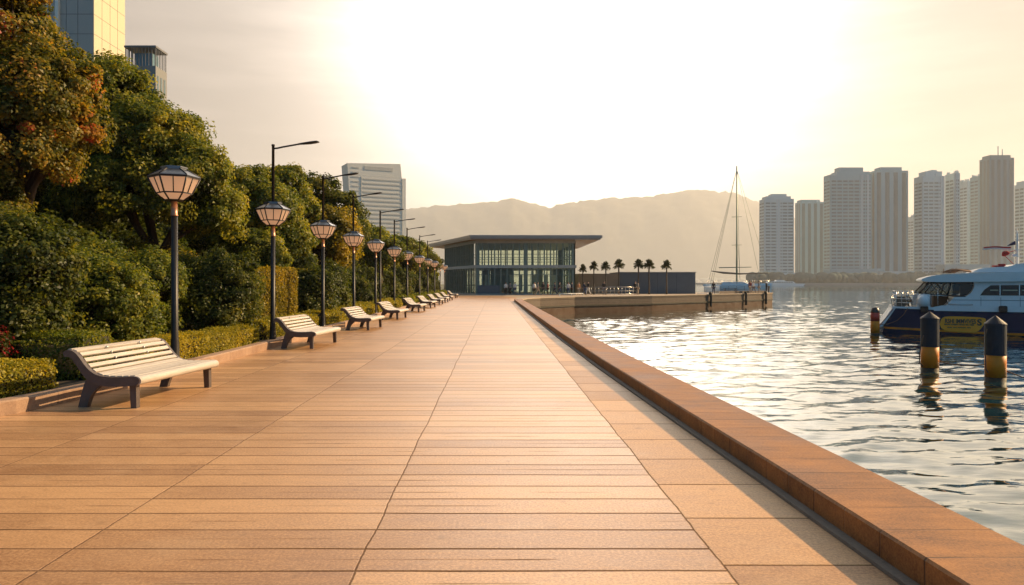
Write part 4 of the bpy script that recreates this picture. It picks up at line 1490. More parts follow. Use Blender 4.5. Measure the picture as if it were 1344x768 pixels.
person('person in white top standing by the left glass bay of the pavilion', 664, 95.5, 'stand', 20, 'white', 'black')
person('person in grey jacket near the left pavilion doors', 669.5, 96, 'walk', 200, 'grey', 'black')
person('person in pale top before the patterned pavilion door', 676, 96.2, 'stand', 160, 'white', 'denim')
person('person in white top and dark trousers standing right of the pavilion doors', 701.5, 94.5, 'stand', 30, 'white', 'black')
person('person with grey top and pale legs walking before the pavilion doors', 706, 93.5, 'walk', 90, 'grey', 'beige')
person('person in black clothes standing before the right pavilion bays', 713, 95, 'stand', 0, 'black', 'black')
person('person in maroon top beside the one in black, before the right pavilion bays', 719, 94.8, 'stand', 250, 'maroon', 'black')
person('person in navy clothes walking below the right end of the pavilion', 728, 94, 'walk', 270, 'navy', 'navy')
person('person in black jacket and denim below the right end of the pavilion', 734.5, 94.4, 'walk', 80, 'black', 'denim')
person('person in white and denim closest to the pavilion right corner', 746, 94, 'stand', 340, 'white', 'denim')
person('person in navy standing at the pavilion right corner', 750.5, 94.6, 'stand', 100, 'navy', 'black')
person('person in orange top before the brown wall', 759.5, 94.2, 'stand', 10, 'orange', 'beige')
person('person in navy jacket bending left of the first palm pair', 767, 94, 'walk', 60, 'navy', 'denim')
person('tall person in black with pale leg before the brown wall', 772, 94, 'walk', 300, 'black', 'white', s=1.05)
person('person in black with white bag shape on the chest, by the round headed palm', 793, 95, 'stand', 0, 'black', 'grey', s=1.06)
person('person in black standing alone left of the close palm pair', 834, 97, 'stand', 20, 'black', 'black', s=1.06)
person('person in grey standing close behind the lone one in black at the palm pair', 837.5, 97.6, 'stand', 250, 'grey', 'beige')
person('person in maroon top standing near the end of the pier', 984.5, 108.4, 'stand', 10, 'maroon', 'beige', s=1.15)
person('person in white top walking beside the maroon one at the pier end', 989, 109, 'walk', 90, 'white', 'grey', s=1.1)
person('person in black leaning at the white fence on the pier', 936.5, 101.0, 'stand', 180, 'black', 'navy', s=1.05)
person('person in grey at the pier end just left of the two bollards', 996, 110, 'stand', 60, 'grey', 'beige', s=1.1)


# ================================================================== railings, bench and bollards on the far quay
def railing(name, label, a, b, hgt, step, material, group=None, mid=(0.5,), r=0.025):
    t = thing(name, label, 'railing', (a[0], a[1], 0), 0, group)
    dx, dy = b[0] - a[0], b[1] - a[1]
    L = math.hypot(dx, dy)
    m = MB()
    for z in (hgt,) + tuple(hgt * q for q in mid):
        m.tube([(0, 0, z), (dx, dy, z)], r, 6)
    m.build('rails', material, t)
    n_ = max(1, int(L / step))
    m = MB()
    for k in range(n_ + 1):
        m.tube([(dx * k / n_, dy * k / n_, 0.0), (dx * k / n_, dy * k / n_, hgt)], r, 6)
    m.build('posts', material, t)
    return t


railing('metal_railing', 'thin grey railing along the quay below the small palms', (X(776, 98), 98), (X(836, 99), 99), 1.05, 0.5, MATS['stainless'], mid=(0.12, 0.5), r=0.022)
railing('mooring_rail', 'low white rail at the edge of the far quay below the pavilion corner', (X(735, 78.6), 78.9), (X(766, 82), 82.6), 0.42, 1.6, MATS['white_paint'], mid=(), r=0.035)
railing('metal_railing', 'closely barred pale fence on the pier right of the grey block', (X(915, 101), 101), (X(944, 103.5), 103.5), 1.15, 0.17, MATS['white_paint'], mid=(0.1,), r=0.022)
railing('metal_railing', 'dark rail along the back of the pier end', (X(946, 116), 116), (X(1008, 118), 118), 1.1, 1.4, MATS['dark_steel'], mid=(0.5,), r=0.03)
m = MB()
m.prism([(X(944, 105), 105), (X(1004, 112.5), 112.5), (X(1004, 112.5) - 0.4, 113.2), (X(944, 105) - 0.4, 105.8)], 0.0, 0.40)
tag(m.build('planter_wall', MATS['footing_concrete']), 'long low planter wall on the pier below the bench', 'planter')
t = thing('picnic_table', 'dark table with benches standing on the pier against the bright water', 'table', (X(962.5, 109), 110.5, 0.0))
m = MB()
m.box((0, 0, 0.76), (1.9, 0.75, 0.06))
m.build('table_top', MATS['black_paint'], t)
for sx in (-0.75, 0.75):
    m = MB()
    m.tube([(sx, -0.3, 0), (sx, 0.25, 0.73)], 0.035, 6)
    m.build('leg', MATS['black_paint'], t)
    m = MB()
    m.tube([(sx, 0.3, 0), (sx, -0.25, 0.73)], 0.035, 6)
    m.build('leg', MATS['black_paint'], t)
for sy in (-0.75, 0.75):
    m = MB()
    m.box((0, sy, 0.44), (1.9, 0.26, 0.05))
    m.build('seat', MATS['black_paint'], t)
for i, (px, Y, hh, lab) in enumerate([(1006, 110.5, 1.55, 'taller dark bollard at the end of the pier'), (1009, 111.5, 1.1, 'shorter grey bollard at the very end of the pier')]):
    m = MB()
    m.lathe([(0.2, 0), (0.2, 0.06), (0.14, 0.1), (0.14, hh - 0.15), (0.19, hh - 0.1), (0.19, hh), (0.05, hh + 0.04)], 12)
    o = m.build('bollard', MATS['black_paint' if i == 0 else 'footing_concrete'])
    o.location = (X(px, Y), Y, 0)
    tag(o, lab, 'bollard')

# ================================================================== mooring pylons in the water


def pylon(label, px, Y, r, ybreak, yshoulder, yapex, red=False):
    t = thing('mooring_pylon', label, 'pylon', (X(px, Y), Y, WATER), 0, 'painted mooring pylons in the water')
    zb, zs, za = (Z(q, Y) - WATER for q in (ybreak, yshoulder, yapex))
    n_ = 20
    m = MB()
    m.lathe([(r, -1.6), (r, 0.14)], n_, cap=True)
    m.build('waterline_band', MATS['weed_stain'], t)
    m = MB()
    m.lathe([(r + 0.002, 0.141), (r + 0.002, zb)], n_)
    m.build('orange_base', MATS['orange_paint'], t)
    if red:
        m = MB()
        m.lathe([(r + 0.006, zb + 0.001), (r + 0.006, zs - 0.02)], n_)
        m.build('red_band', MATS['red_paint'], t)
        m = MB()
        m.lathe([(r + 0.012, zs - 0.018), (r + 0.012, zs + 0.02), (r * 0.8, za - 0.06), (r * 0.4, za), (0.01, za + 0.01)], n_)
        m.build('cap', MATS['black_paint'], t)
    else:
        m = MB()
        m.lathe([(r + 0.006, zb + 0.001), (r + 0.006, zs - 0.03), (r + 0.018, zs - 0.025), (r + 0.018, zs + 0.005)], n_, smooth=False)
        m.build('dark_shaft', MATS['pylon_navy'], t)
        m = MB()
        m.lathe([(r + 0.02, zs + 0.006), (r + 0.005, zs + 0.03), (0.03, za), (0.0, za + 0.01)], n_, smooth=False)
        m.build('cap', MATS['pylon_navy'], t)
    return t


pylon('dark and orange pylon with pointed cap, left of the two large ones before the yacht', 1220.3, 28.25, 0.315, 455, 418, 409.5)
pylon('dark and orange pylon with pointed cap, nearest and rightmost in the water', 1306.5, 25.4, 0.325, 466, 425.5, 414.5)
pylon('small red and orange pylon at the stern of the yacht', 1148.5, 47.6, 0.27, 421.5, 410, 403.5, True)


def rope(label, pts, r=0.025, sag=0.0, name='mooring_rope'):
    if sag and len(pts) == 2:
        a, b = Vector(pts[0]), Vector(pts[1])
        pts = [tuple(a.lerp(b, q) - Vector((0, 0, sag * 4 * q * (1 - q)))) for q in np.linspace(0, 1, 14)]
    m = MB()
    m.tube(pts, r, 6)
    return tag(m.build(name, MATS['rope']), label, 'rope', 'mooring ropes')


def W(px, py, Y):
    return (X(px, Y), Y, Z(py, Y))


rope('slack rope strung between the two large pylons', [W(1231.5, 474, 28.2), W(1294, 478, 25.5)], 0.022, 0.10)
rope('slack rope running right from the nearest pylon out of the photo', [W(1319, 486, 25.4), W(1400, 505, 25.0)], 0.022, 0.12)
rope('rope hanging down the left side of the left large pylon', [W(1212, 440, 27.9), W(1209, 452, 28), W(1206.5, 468, 28.1), W(1207, 476, 28.1), W(1211.5, 481, 27.98)], 0.022)
rope('rope hanging down the left side of the nearest pylon', [W(1295.5, 432, 25.15), W(1293.5, 440, 25.2), W(1293.2, 465, 25.25), W(1294, 485, 25.2), W(1297, 489, 25.12)], 0.022)
rope('taut rope from the yacht stern down to the small red pylon', [W(1173.5, 404, 49.5), W(1165, 415, 48.8), W(1153.5, 428, 47.75)], 0.028)
rope('drooping rope along the navy hull near the stern', [W(1191.5, 404.5, 48.85), W(1186, 413, 48.95), W(1177, 421, 49.1), W(1165, 425.5, 48.9), W(1153.4, 426, 47.7)], 0.026)

# ================================================================== motor yacht
YB = 49.7
yt = thing('motor_yacht', 'white motor yacht with navy hull and amber sign moored at the right edge', 'yacht', (X(1157, YB), YB, WATER), R(-26))


def lx(px):
    return (px - 1157) / 22.2


def lz(py):
    return Z(py, YB) - WATER


HB = 2.3
nu, nv = 30, 9
vs, fs = [], []
sheer = lz(404.3)
for side in (-1, 1):
    for i in range(nu):
        u = (i / (nu - 1))
        for j in range(nv):
            v = j / (nv - 1)
            zz = -0.7 + (sheer + 0.7) * v
            xs = lx(1157) + (lx(1176) - lx(1157)) * max(0, (v - 0.3) / 0.7)
            xb = 16.5 + 1.6 * v
            x = xs + (xb - xs) * u
            b = HB * max(0.0, 1 - u ** 5) ** 0.5 * min(1, 0.78 + 0.22 * v / 0.3)
            zz += 0.55 * max(0, u - 0.45) ** 2 * 4 * v
            vs.append((x, HB + side * b, zz))
for s in range(2):
    o = s * nu * nv
    for i in range(nu - 1):
        for j in range(nv - 1):
            a = o + i * nv + j
            fs.append((a, a + nv, a + nv + 1, a + 1))
for j in range(nv - 1):
    fs.append((j, j + 1, nu * nv + j + 1, nu * nv + j))
for i in range(nu - 1):
    a, b = i * nv + nv - 1, nu * nv + i * nv + nv - 1
    fs.append((a, a + nv, b + nv, b))
m = MB()
m.add(vs, fs)
hull = m.build('hull', MATS['navy_paint'], yt)
m = MB()
m.prism([(lx(1161), lz(431.2)), (lx(1215), lz(433)), (lx(1300), lz(435.5)), (lx(1420), lz(437)), (lx(1420), lz(433)), (lx(1300), lz(432.8)), (lx(1215), lz(430.2)), (lx(1161), lz(428.6))], -0.02, 0.06, 'y')
m.build('orange_stripe', MATS['orange_paint'], hull)
m = MB()
m.prism([(lx(1151), lz(430)), (lx(1151), lz(432.5)), (lx(1164), lz(433.5)), (lx(1164), lz(430))], 0.2, 4.4, 'y')
m.build('swim_platform', MATS['bench_wood'], yt)
m = MB()
m.prism([(lx(1158.0), lz(429)), (lx(1164), lz(421)), (lx(1177.0), lz(402.8)), (lx(1172.6), lz(402.6)), (lx(1153.5), lz(429))], -0.02, 4.62, 'y')
m.build('transom_edge', MATS['white_paint'], yt)
m = MB()
m.prism([(lx(1173), lz(402.0)), (lx(1172), lz(404.2)), (lx(1225), lz(405.8)), (lx(1226), lz(407)), (lx(1420), lz(407.5)), (lx(1420), lz(401.0)), (lx(1236), lz(400.0)), (lx(1224), lz(402.4))], -0.05, 0.10, 'y')
m.prism([(lx(1171.5), lz(402.0)), (lx(1170.5), lz(404.6)), (lx(1176), lz(404.6)), (lx(1176), lz(402.0))], 0.101, 4.49, 'y')
m.prism([(lx(1173), lz(402.0)), (lx(1173), lz(404.2)), (lx(1420), lz(407.5)), (lx(1420), lz(401.0)), (lx(1236), lz(400.0)), (lx(1221), lz(403.4))], 4.5, 4.65, 'y')
m.build('rub_rail', MATS['white_paint'], yt)
m = MB()
m.box(((lx(1178) + lx(1300)) / 2, 2.3, sheer + 0.01), (lx(1300) - lx(1178), 4.38, 0.03))
m.build('aft_deck', MATS['bench_wood'], yt)
# deck house with long side window
m = MB()
m.prism([(lx(1240), lz(402)), (lx(1252), lz(389.5)), (lx(1266), lz(389)), (lx(1273), lz(384)), (lx(1277), lz(376)), (lx(1276), lz(369.5)), (lx(1450), lz(368)), (lx(1475), lz(385)), (lx(1500), lz(402))], 0.32, 4.28, 'y')
house = m.build('deck_house', MATS['white_paint'], yt)
for ys_ in (0.3, 4.28):
    m = MB()
    m.prism([(lx(1284), lz(387)), (lx(1289), lz(380)), (lx(1297), lz(374.3)), (lx(1440), lz(373)), (lx(1452), lz(387))], ys_, ys_ + 0.03, 'y')
    w_ = m.build('window', MATS['dark_boat_glass' if 0 else 'black_paint'], house)
    for px in (1308, 1331, 1354, 1378, 1402):
        m = MB()
        m.box((lx(px), ys_ - 0.004 if ys_ < 1 else ys_ + 0.034, (lz(374) + lz(386.8)) / 2), (0.05, 0.02, lz(373.6) - lz(387)))
        m.build('window_bar', MATS['stainless'], w_)
    m = MB()
    for p0, p1 in ((1296, 1306), (1311, 1329), (1334, 1352)):
        m.box((lx((p0 + p1) / 2), ys_ - 0.006 if ys_ < 1 else ys_ + 0.036, lz(380.5)), (lx(p1) - lx(p0), 0.008, 0.07))
    m.build('blind', MATS['curtain'], w_)
m = MB()
for px in (1285, 1309, 1332, 1356):
    m.box((lx(px), 0.314, (lz(389) + lz(401))/2), (0.02, 0.012, lz(389) - lz(400.5)))
m.box((lx(1330), 0.312, lz(393)), (lx(1420) - lx(1258), 0.016, 0.03))
m.build('panel_seam', MATS['warehouse_wall'], house)
# aft saloon glazing: slim frames and glass under the roof overhang
for ys_ in (0.36, 4.24):
    m = MB()
    for a, b, r in (((1207.5, 384.5), (1221, 370.5), 0.05), ((1214.5, 384), (1226, 370.5), 0.035), ((1228, 386), (1241, 372), 0.035), ((1243.5, 387.5), (1248, 371), 0.06), ((1229, 372), (1243, 386), 0.04)):
        m.tube([(lx(a[0]), ys_, lz(a[1])), (lx(b[0]), ys_, lz(b[1]))], r, 6)
    m.tube([(lx(1207), ys_, lz(384.5)), (lx(1230), ys_, lz(386.5)), (lx(1266), ys_, lz(388.5))], 0.05, 6)
    m.tube([(lx(1220), ys_, lz(371.3)), (lx(1276), ys_, lz(371.3))], 0.06, 6)
    m.build('window_frame', MATS['black_paint'], house)
for ys_ in (0.36, 4.24):
    m = MB()
    m.add([(lx(1208), ys_, lz(384.3)), (lx(1262), ys_, lz(388)), (lx(1262), ys_, lz(371.5)), (lx(1221), ys_, lz(371.5))], [(0, 1, 2, 3)])
    m.build('saloon_glass', MATS['boat_glass'], house)
for ys_ in (0.33, 4.24):
    m = MB()
    m.prism([(lx(1259.5), lz(387.8)), (lx(1267), lz(387)), (lx(1273), lz(382)), (lx(1276), lz(375)), (lx(1272), lz(372)), (lx(1259), lz(371.6))], ys_, ys_ + 0.05, 'y')
    m.build('dark_pane', MATS['black_paint'], house)
# coaming, cockpit seating
m = MB()
m.prism([(lx(1204), lz(402.5)), (lx(1205), lz(390)), (lx(1209), lz(385.5)), (lx(1221), lz(386)), (lx(1221), lz(402.5))], 0.10, 0.7, 'y')
m.prism([(lx(1204), lz(402.5)), (lx(1205), lz(390)), (lx(1209), lz(385.5)), (lx(1260), lz(388)), (lx(1260), lz(402.5))], 4.0, 4.5, 'y')
m.build('cockpit_coaming', MATS['white_paint'], yt)
m = MB()
m.box((lx(1238), 2.6, sheer + 0.45), (0.9, 2.0, 0.85), bevel=0.05)
m.build('cockpit_seat', MATS['bark'], yt)
m = MB()
m.tube([(lx(1231), 0.2, lz(400)), (lx(1231), 0.2, lz(379))], 0.022, 6)
m.tube([(lx(1222.5), 0.2, lz(402)), (lx(1223), 0.2, lz(387)), (lx(1243), 0.2, lz(388))], 0.022, 6)
m.tube([(lx(1244), 0.28, lz(399)), (lx(1244), 0.28, lz(393))], 0.025, 6)
m.tube([(lx(1245), 0.26, lz(398.6)), (lx(1275), 0.26, lz(398.9))], 0.03, 6)
m.build('grab_rail', MATS['stainless'], yt)
# roof and upper coaming
m = MB()
m.prism(smooth_line([(lx(1420), lz(368.3)), (lx(1240), lz(370.6)), (lx(1216), lz(369.8)), (lx(1208), lz(368.0)), (lx(1213), lz(364.8)), (lx(1230), lz(360.8)), (lx(1260), lz(359.2)), (lx(1430), lz(357))], 2), 0.08, 4.52, 'y')
yroof = m.build('roof', MATS['white_paint'], yt)
m = MB()
m.prism(smooth_line([(lx(1275), lz(358.4)), (lx(1284), lz(353)), (lx(1306), lz(351.5)), (lx(1322), lz(351)), (lx(1330), lz(347)), (lx(1420), lz(343)), (lx(1420), lz(357.6))], 1), 0.75, 3.85, 'y')
m.build('flybridge', MATS['white_paint'], yroof)
m = MB()
m.tube([(lx(1333.5), 1.6, lz(349)), (lx(1333.5), 1.6, lz(312)), (lx(1333.2), 1.6, lz(303))], [0.09, 0.06, 0.015], 8)
m.tube([(lx(1338.5), 2.6, lz(349)), (lx(1338.5), 2.6, lz(317))], [0.05, 0.035], 8)
for py, w in ((338, 0.5), (330, 0.38), (318, 0.25)):
    m.box((lx(1333.5), 1.6, lz(py)), (w, 0.3, 0.05))
m.lathe([(0.02, 0), (0.16, 0.03), (0.18, 0.12), (0.1, 0.2), (0.01, 0.22)], 12, (lx(1330), 1.6, lz(339)))
m.build('mast', MATS['white_paint'], yroof)
# gear that lies on it
m = MB()
for k in range(7):
    q = k * 0.13
    m.tube([(lx(1238) + q, 0.6 + 0.25 * k, lz(358.3)), (lx(1245) + q, 0.65 + 0.22 * k, lz(355.2) + 0.04 * (k % 3)), (lx(1256) + q, 0.7 + 0.2 * k, lz(354.6)), (lx(1270) + q * 0.6, 0.6 + 0.3 * k, lz(357.0))], 0.045, 6)
m.tube([(lx(1240), 1.0, lz(358.0)), (lx(1240), 1.0, lz(353))], 0.02, 6)
m.tube([(lx(1256), 1.0, lz(358.0)), (lx(1256), 1.0, lz(352))], 0.02, 6)
o = m.build('rope_pile', MATS['rope'])
o.location = yt.location
o.rotation_euler = yt.rotation_euler
tag(o, 'tangled brown rope pile lying on the yacht roof', 'rope')
fl = thing('ensign_flag', 'striped flag in red and white with navy hoist flying from the yacht mast', 'flag', tuple(yt.location), R(-26))


def cloth(x0, x1, zt, zb, mt, nm, amp=0.05):
    m = MB()
    nn = 12
    vs, fs = [], []
    for th in (0, 0.012):
        for i in range(nn):
            x = x0 + (x1 - x0) * i / (nn - 1)
            y = 1.6 + th + amp * math.sin(x * 7)
            vs += [(x, y, zt(x)), (x, y, zb(x))]
    for i in range(nn - 1):
        a = 2 * i
        fs += [(a, a + 1, a + 3, a + 2), (2 * nn + a, 2 * nn + a + 2, 2 * nn + a + 3, 2 * nn + a + 1), (a, a + 2, 2 * nn + a + 2, 2 * nn + a), (a + 1, 2 * nn + a + 1, 2 * nn + a + 3, a + 3)]
    m.add(vs, fs, True)
    return m.build(nm, MATS[mt], fl)


wv = lambda x: 0.03 * math.sin(x * 4)
cloth(lx(1292), lx(1326), lambda x: lz(325.2) + wv(x), lambda x: lz(327.0) + wv(x), 'red_fabric', 'red_stripe')
cloth(lx(1291), lx(1326), lambda x: lz(327.1) + wv(x), lambda x: lz(329.0) + wv(x), 'white_fabric', 'white_stripe')
cloth(lx(1321), lx(1331), lambda x: lz(324.5) + (x - lx(1321)) * 0.75, lambda x: lz(325.1) + 0.03 + (x - lx(1321)) * 0.12, 'navy_fabric', 'navy_canton')
m = MB()
m.sphere((lx(1318.5), 1.3, lz(334)), (0.22, 0.16, 0.16), 10, 7)
m.sphere((lx(1316.5), 1.3, lz(336.2)), (0.14, 0.12, 0.1), 10, 7)
m.tube([(lx(1318), 1.3, lz(334)), (lx(1333), 1.6, lz(330))], 0.02, 6)
m.tube([(lx(1317), 1.3, lz(337)), (lx(1330), 1.5, lz(349))], 0.02, 6)
o = m.build('life_buoy_bag', MATS['red_fabric'])
o.location = yt.location
o.rotation_euler = yt.rotation_euler
tag(o, 'red rounded bag tied to the yacht mast rigging', 'bag')
m = MB()
m.box((lx(1309), 1.2, lz(350.2)), (0.55, 0.5, 0.10), 0.3, 0.03)
m.box((lx(1313.5), 1.2, lz(348.8)), (0.4, 0.3, 0.14), -0.2, 0.03)
o = m.build('folded_cover', MATS['red_fabric'])
o.location = yt.location
o.rotation_euler = yt.rotation_euler
tag(o, 'dark red folded cover lying on the yacht flybridge', 'cover')
# stern rails and clutter
m = MB()
for k in range(9):
    m.tube([(lx(1177), 0.25 + k * 0.525, lz(403)), (lx(1177), 0.25 + k * 0.525, lz(382.5))], 0.024, 5)
for py in (382.5, 387, 392, 397):
    m.tube([(lx(1177), 0.25, lz(py)), (lx(1177), 4.45, lz(py))], 0.022, 5)
    for ys_ in (0.25, 4.45):
        m.tube([(lx(1177), ys_, lz(py)), (lx(1206), ys_, lz(py + 0.6))], 0.022, 5)
for px in (1184, 1191, 1198, 1205):
    for ys_ in (0.25, 4.45):
        m.tube([(lx(px), ys_, lz(403)), (lx(px), ys_, lz(382.8))], 0.022, 5)
m.tube([(lx(1171.5), 0.2, lz(402)), (lx(1170), 0.2, lz(389.5)), (lx(1172), 0.2, lz(388)), (lx(1175), 0.2, lz(402))], 0.03, 5)
m.build('stern_rail', MATS['stainless'], yt)
m = MB()
m.box((lx(1184), 2.2, sheer + 0.42), (0.55, 2.2, 0.72), bevel=0.06)
o = m.build('deck_locker', MATS['footing_concrete'])
o.location = yt.location
o.rotation_euler = yt.rotation_euler
tag(o, 'pale grey locker on the yacht aft deck behind the stern rail', 'locker')
m = MB()
rr = random.Random(5)
for k in range(16):
    x0, x1 = lx(1188 + rr.random() * 8), lx(1192 + rr.random() * 9)
    y0 = 0.9 + rr.random() * 1.2
    m.tube([(x0, y0, sheer + 0.1 + rr.random() * 0.6), ((x0 + x1) / 2, y0 + 0.2, sheer + 0.3 + rr.random() * 0.7), (x1, y0 - 0.1, sheer + 0.05 + rr.random() * 0.5)], 0.028, 5)
o = m.build('rope_heap', MATS['rope'])
o.location = yt.location
o.rotation_euler = yt.rotation_euler
tag(o, 'heap of coiled brown ropes and netting on the yacht aft deck', 'rope')
m = MB()
m.sphere((lx(1212.5), -0.10, lz(395)), (0.38, 0.34, 0.44), 14, 10)
m.tube([(lx(1212.5), -0.1, lz(387)), (lx(1213), 0.12, lz(384.5))], 0.02, 5)
o = m.build('ball_fender', MATS['white_paint'])
o.location = yt.location
o.rotation_euler = yt.rotation_euler
tag(o, 'round pale ball fender hung outside the yacht cockpit', 'fender')
for px, py, lab in ((1213, 405.0, 'black rubber fender under the ball fender on the yacht side'), (1310, 403.5, 'black rubber fender on the yacht side above the amber sign')):
    m = MB()
    m.box((0, 0, 0), (0.46, 0.30, 0.42), bevel=0.10)
    o = m.build('hull_fender', MATS['rubber'])
    o.location = yt.matrix_basis @ Vector((lx(px), -0.19, lz(py)))
    o.rotation_euler = yt.rotation_euler
    tag(o, lab, 'fender')
# amber board on the hull
m = MB()
m.prism(smooth_line([(lx(1233), lz(424)), (lx(1235), lz(416)), (lx(1243), lz(413.2)), (lx(1284), lz(414.2)), (lx(1291), lz(416)), (lx(1288), lz(423)), (lx(1281), lz(432)), (lx(1274), lz(433.2)), (lx(1245), lz(432.6)), (lx(1235), lz(430)), (lx(1233), lz(424))], 2)[:-1], -0.045, -0.003, 'y')
board = m.build('name_board', MATS['sign_amber'], yt)


def text_mesh(body, size, material, parent, loc_, name='lettering', bold=0.012, width=None):
    cu = bpy.data.curves.new(name, 'FONT')
    cu.body = body
    cu.size = size
    cu.offset = bold
    cu.extrude = 0.004
    cu.align_x = 'CENTER'
    to = bpy.data.objects.new('t', cu)
    COL.objects.link(to)
    dg = bpy.context.evaluated_depsgraph_get()
    me_ = bpy.data.meshes.new_from_object(to.evaluated_get(dg))
    bpy.data.objects.remove(to)
    me_.name = name
    w = max(v.co.x for v in me_.vertices) - min(v.co.x for v in me_.vertices)
    k = (width / w) if width else 1.0
    for v in me_.vertices:
        v.co = Vector((v.co.x * k, -v.co.z, v.co.y)) + Vector(loc_)
    me_.materials.clear()
    me_.materials.append(material)
    return link(name, me_, parent)


text_mesh('RSHI IMMVIVES', 0.40, MATS['black_paint'], board, (lx(1258.5), -0.052, lz(422.2)), width=lx(1278) - lx(1239.5))
text_mesh('S', 0.56, MATS['black_paint'], board, (lx(1282), -0.052, lz(424.2)), bold=0.02)
text_mesh('MNAR SNIEM TINGS MA NIES', 0.13, MATS['black_paint'], board, (lx(1257), -0.052, lz(424.8)), bold=0.006, width=lx(1277) - lx(1240))
text_mesh('SNE TIN MAREN SIN', 0.10, MATS['black_paint'], board, (lx(1257), -0.052, lz(428.3)), bold=0.004, width=lx(1272) - lx(1243))

# ================================================================== sailing boat behind the pier
sb = thing('sailing_boat', 'tall masted sailing yacht with bare mast moored behind the pier end', 'sailing boat', (X(967, 134), 134, WATER), R(-28))
vs, fs = [], []
nu, nv = 22, 7
for side in (-1, 1):
    for i in range(nu):
        u = i / (nu - 1)
        x = -5.6 + 11.4 * u
        hb = 1.75 * (math.sin(math.pi * min(1, 0.28 + 0.72 * u)) ** 0.7) if u < 1 else 0.0
        for j in range(nv):
            v = j / (nv - 1)
            vs.append((x + 0.5 * v * (u - 0.4), side * hb * (0.35 + 0.65 * v ** 0.5), -0.5 + v * (3.55 + 0.5 * (u - 0.35) ** 2 * 2)))
for s in range(2):
    o_ = s * nu * nv
    for i in range(nu - 1):
        for j in range(nv - 1):
            a = o_ + i * nv + j
            fs.append((a, a + nv, a + nv + 1, a + 1))
for i in range(nu - 1):
    a, b = i * nv + nv - 1, nu * nv + i * nv + nv - 1
    fs.append((a, a + nv, b + nv, b))
    a, b = i * nv, nu * nv + i * nv
    fs.append((a, a + nv, b + nv, b))
for j in range(nv - 1):
    fs.append((j, j + 1, nu * nv + j + 1, nu * nv + j))
m = MB()
m.add(vs, fs, True)
m.build('hull', MATS['white_paint'], sb)
m = MB()
m.prism([(-2.6, 3.0), (-2.4, 3.55), (1.2, 3.6), (2.4, 3.1)], -0.9, 0.9, 'y')
m.build('cabin', MATS['white_paint'], sb)
mz = Z(218, 134) - WATER
m = MB()
m.tube([(0, 0, 2.9), (0, 0, 8), (0, 0, mz)], [0.17, 0.16, 0.11], 8)
mast = m.build('mast', MATS['mullion_metal'], sb)
m = MB()
for py, w in ((285, 1.1), (322, 1.3)):
    z = Z(py, 134) - WATER
    m.tube([(0.05, -w, z + 0.15), (0, 0, z), (0.05, w, z + 0.15)], 0.045, 6)
    m.tube([(-0.9, -0.02, z + 0.05), (0.9, 0.02, z + 0.05)], 0.04, 6)
m.build('spreaders', MATS['mullion_metal'], mast)
m = MB()
m.tube([(0.1, 0, Z(351, 134) - WATER), (-3.2, 0, Z(351.2, 134) - WATER)], 0.09, 6)
m.tube([(0.1, 0, Z(351, 134) - WATER), (2.6, 0, Z(350.8, 134) - WATER)], 0.07, 6)
m.build('boom', MATS['mullion_metal'], mast)
m = MB()
m.tube([(-4.6, 0.1, Z(355.5, 134) - WATER), (-2.4, 0.1, Z(358, 134) - WATER), (0.5, 0.1, Z(359.5, 134) - WATER), (5.4, 0.1, Z(359, 134) - WATER)], [0.06, 0.20, 0.16, 0.05], 8)
m.build('sail_cover', MATS['footing_concrete'], sb)
m = MB()
top_ = (0, 0, mz - 0.6)
for e in ((-5.2, 0, 3.3), (5.9, 0, 3.5), (0.3, -1.7, 3.1), (0.3, 1.7, 3.1), (-4.6, -0.9, 3.2), (-4.6, 0.9, 3.2), (4.2, 0, 3.4)):
    m.tube([top_, e], 0.028, 5)
for w, zq in ((1.1, 285), (1.3, 322)):
    z = Z(zq, 134) - WATER + 0.15
    for s in (-1, 1):
        m.tube([(0.05, s * w, z), (0.3, s * 1.7, 3.1)], 0.022, 5)
m.build('rigging', MATS['mullion_metal'], sb)
m = MB()
for s in (-1, 1):
    for k in range(9):
        x = -5.2 + k * 1.35
        m.tube([(x, s * 1.5 * (1 - abs(x) / 9), 3.0), (x, s * 1.5 * (1 - abs(x) / 9), 3.85)], 0.025, 5)
    m.tube([(-5.2, s * 0.65, 3.85), (0, s * 1.5, 3.85), (5.6, s * 0.55, 3.85)], 0.022, 5)
m.build('guard_rail', MATS['stainless'], sb)

# ferry far off and a gull
fy = thing('ferry_boat', 'small pale ferry lying low on the water before the left towers', 'ferry', (X(1028, 880), 880, WATER))
m = MB()
m.prism([(-26, -0.8), (-27.5, 2.4), (25, 2.2), (22, -0.8)], -5, 5, 'y')
m.build('hull', MATS['white_paint'], fy)
m = MB()
m.prism([(-20, 2.42), (-19, 5.0), (10, 5.0), (14, 2.42)], -4, 4, 'y')
m.prism([(-10, 5.02), (-9, 6.6), (0, 6.6), (2, 5.02)], -3, 3, 'y')
cab = m.build('cabin', MATS['white_paint'], fy)
m = MB()
for k in range(10):
    m.box((-16.5 + k * 2.8, -4.03, 3.8), (2.0, 0.06, 1.0))
m.build('window', MATS['black_paint'], cab)
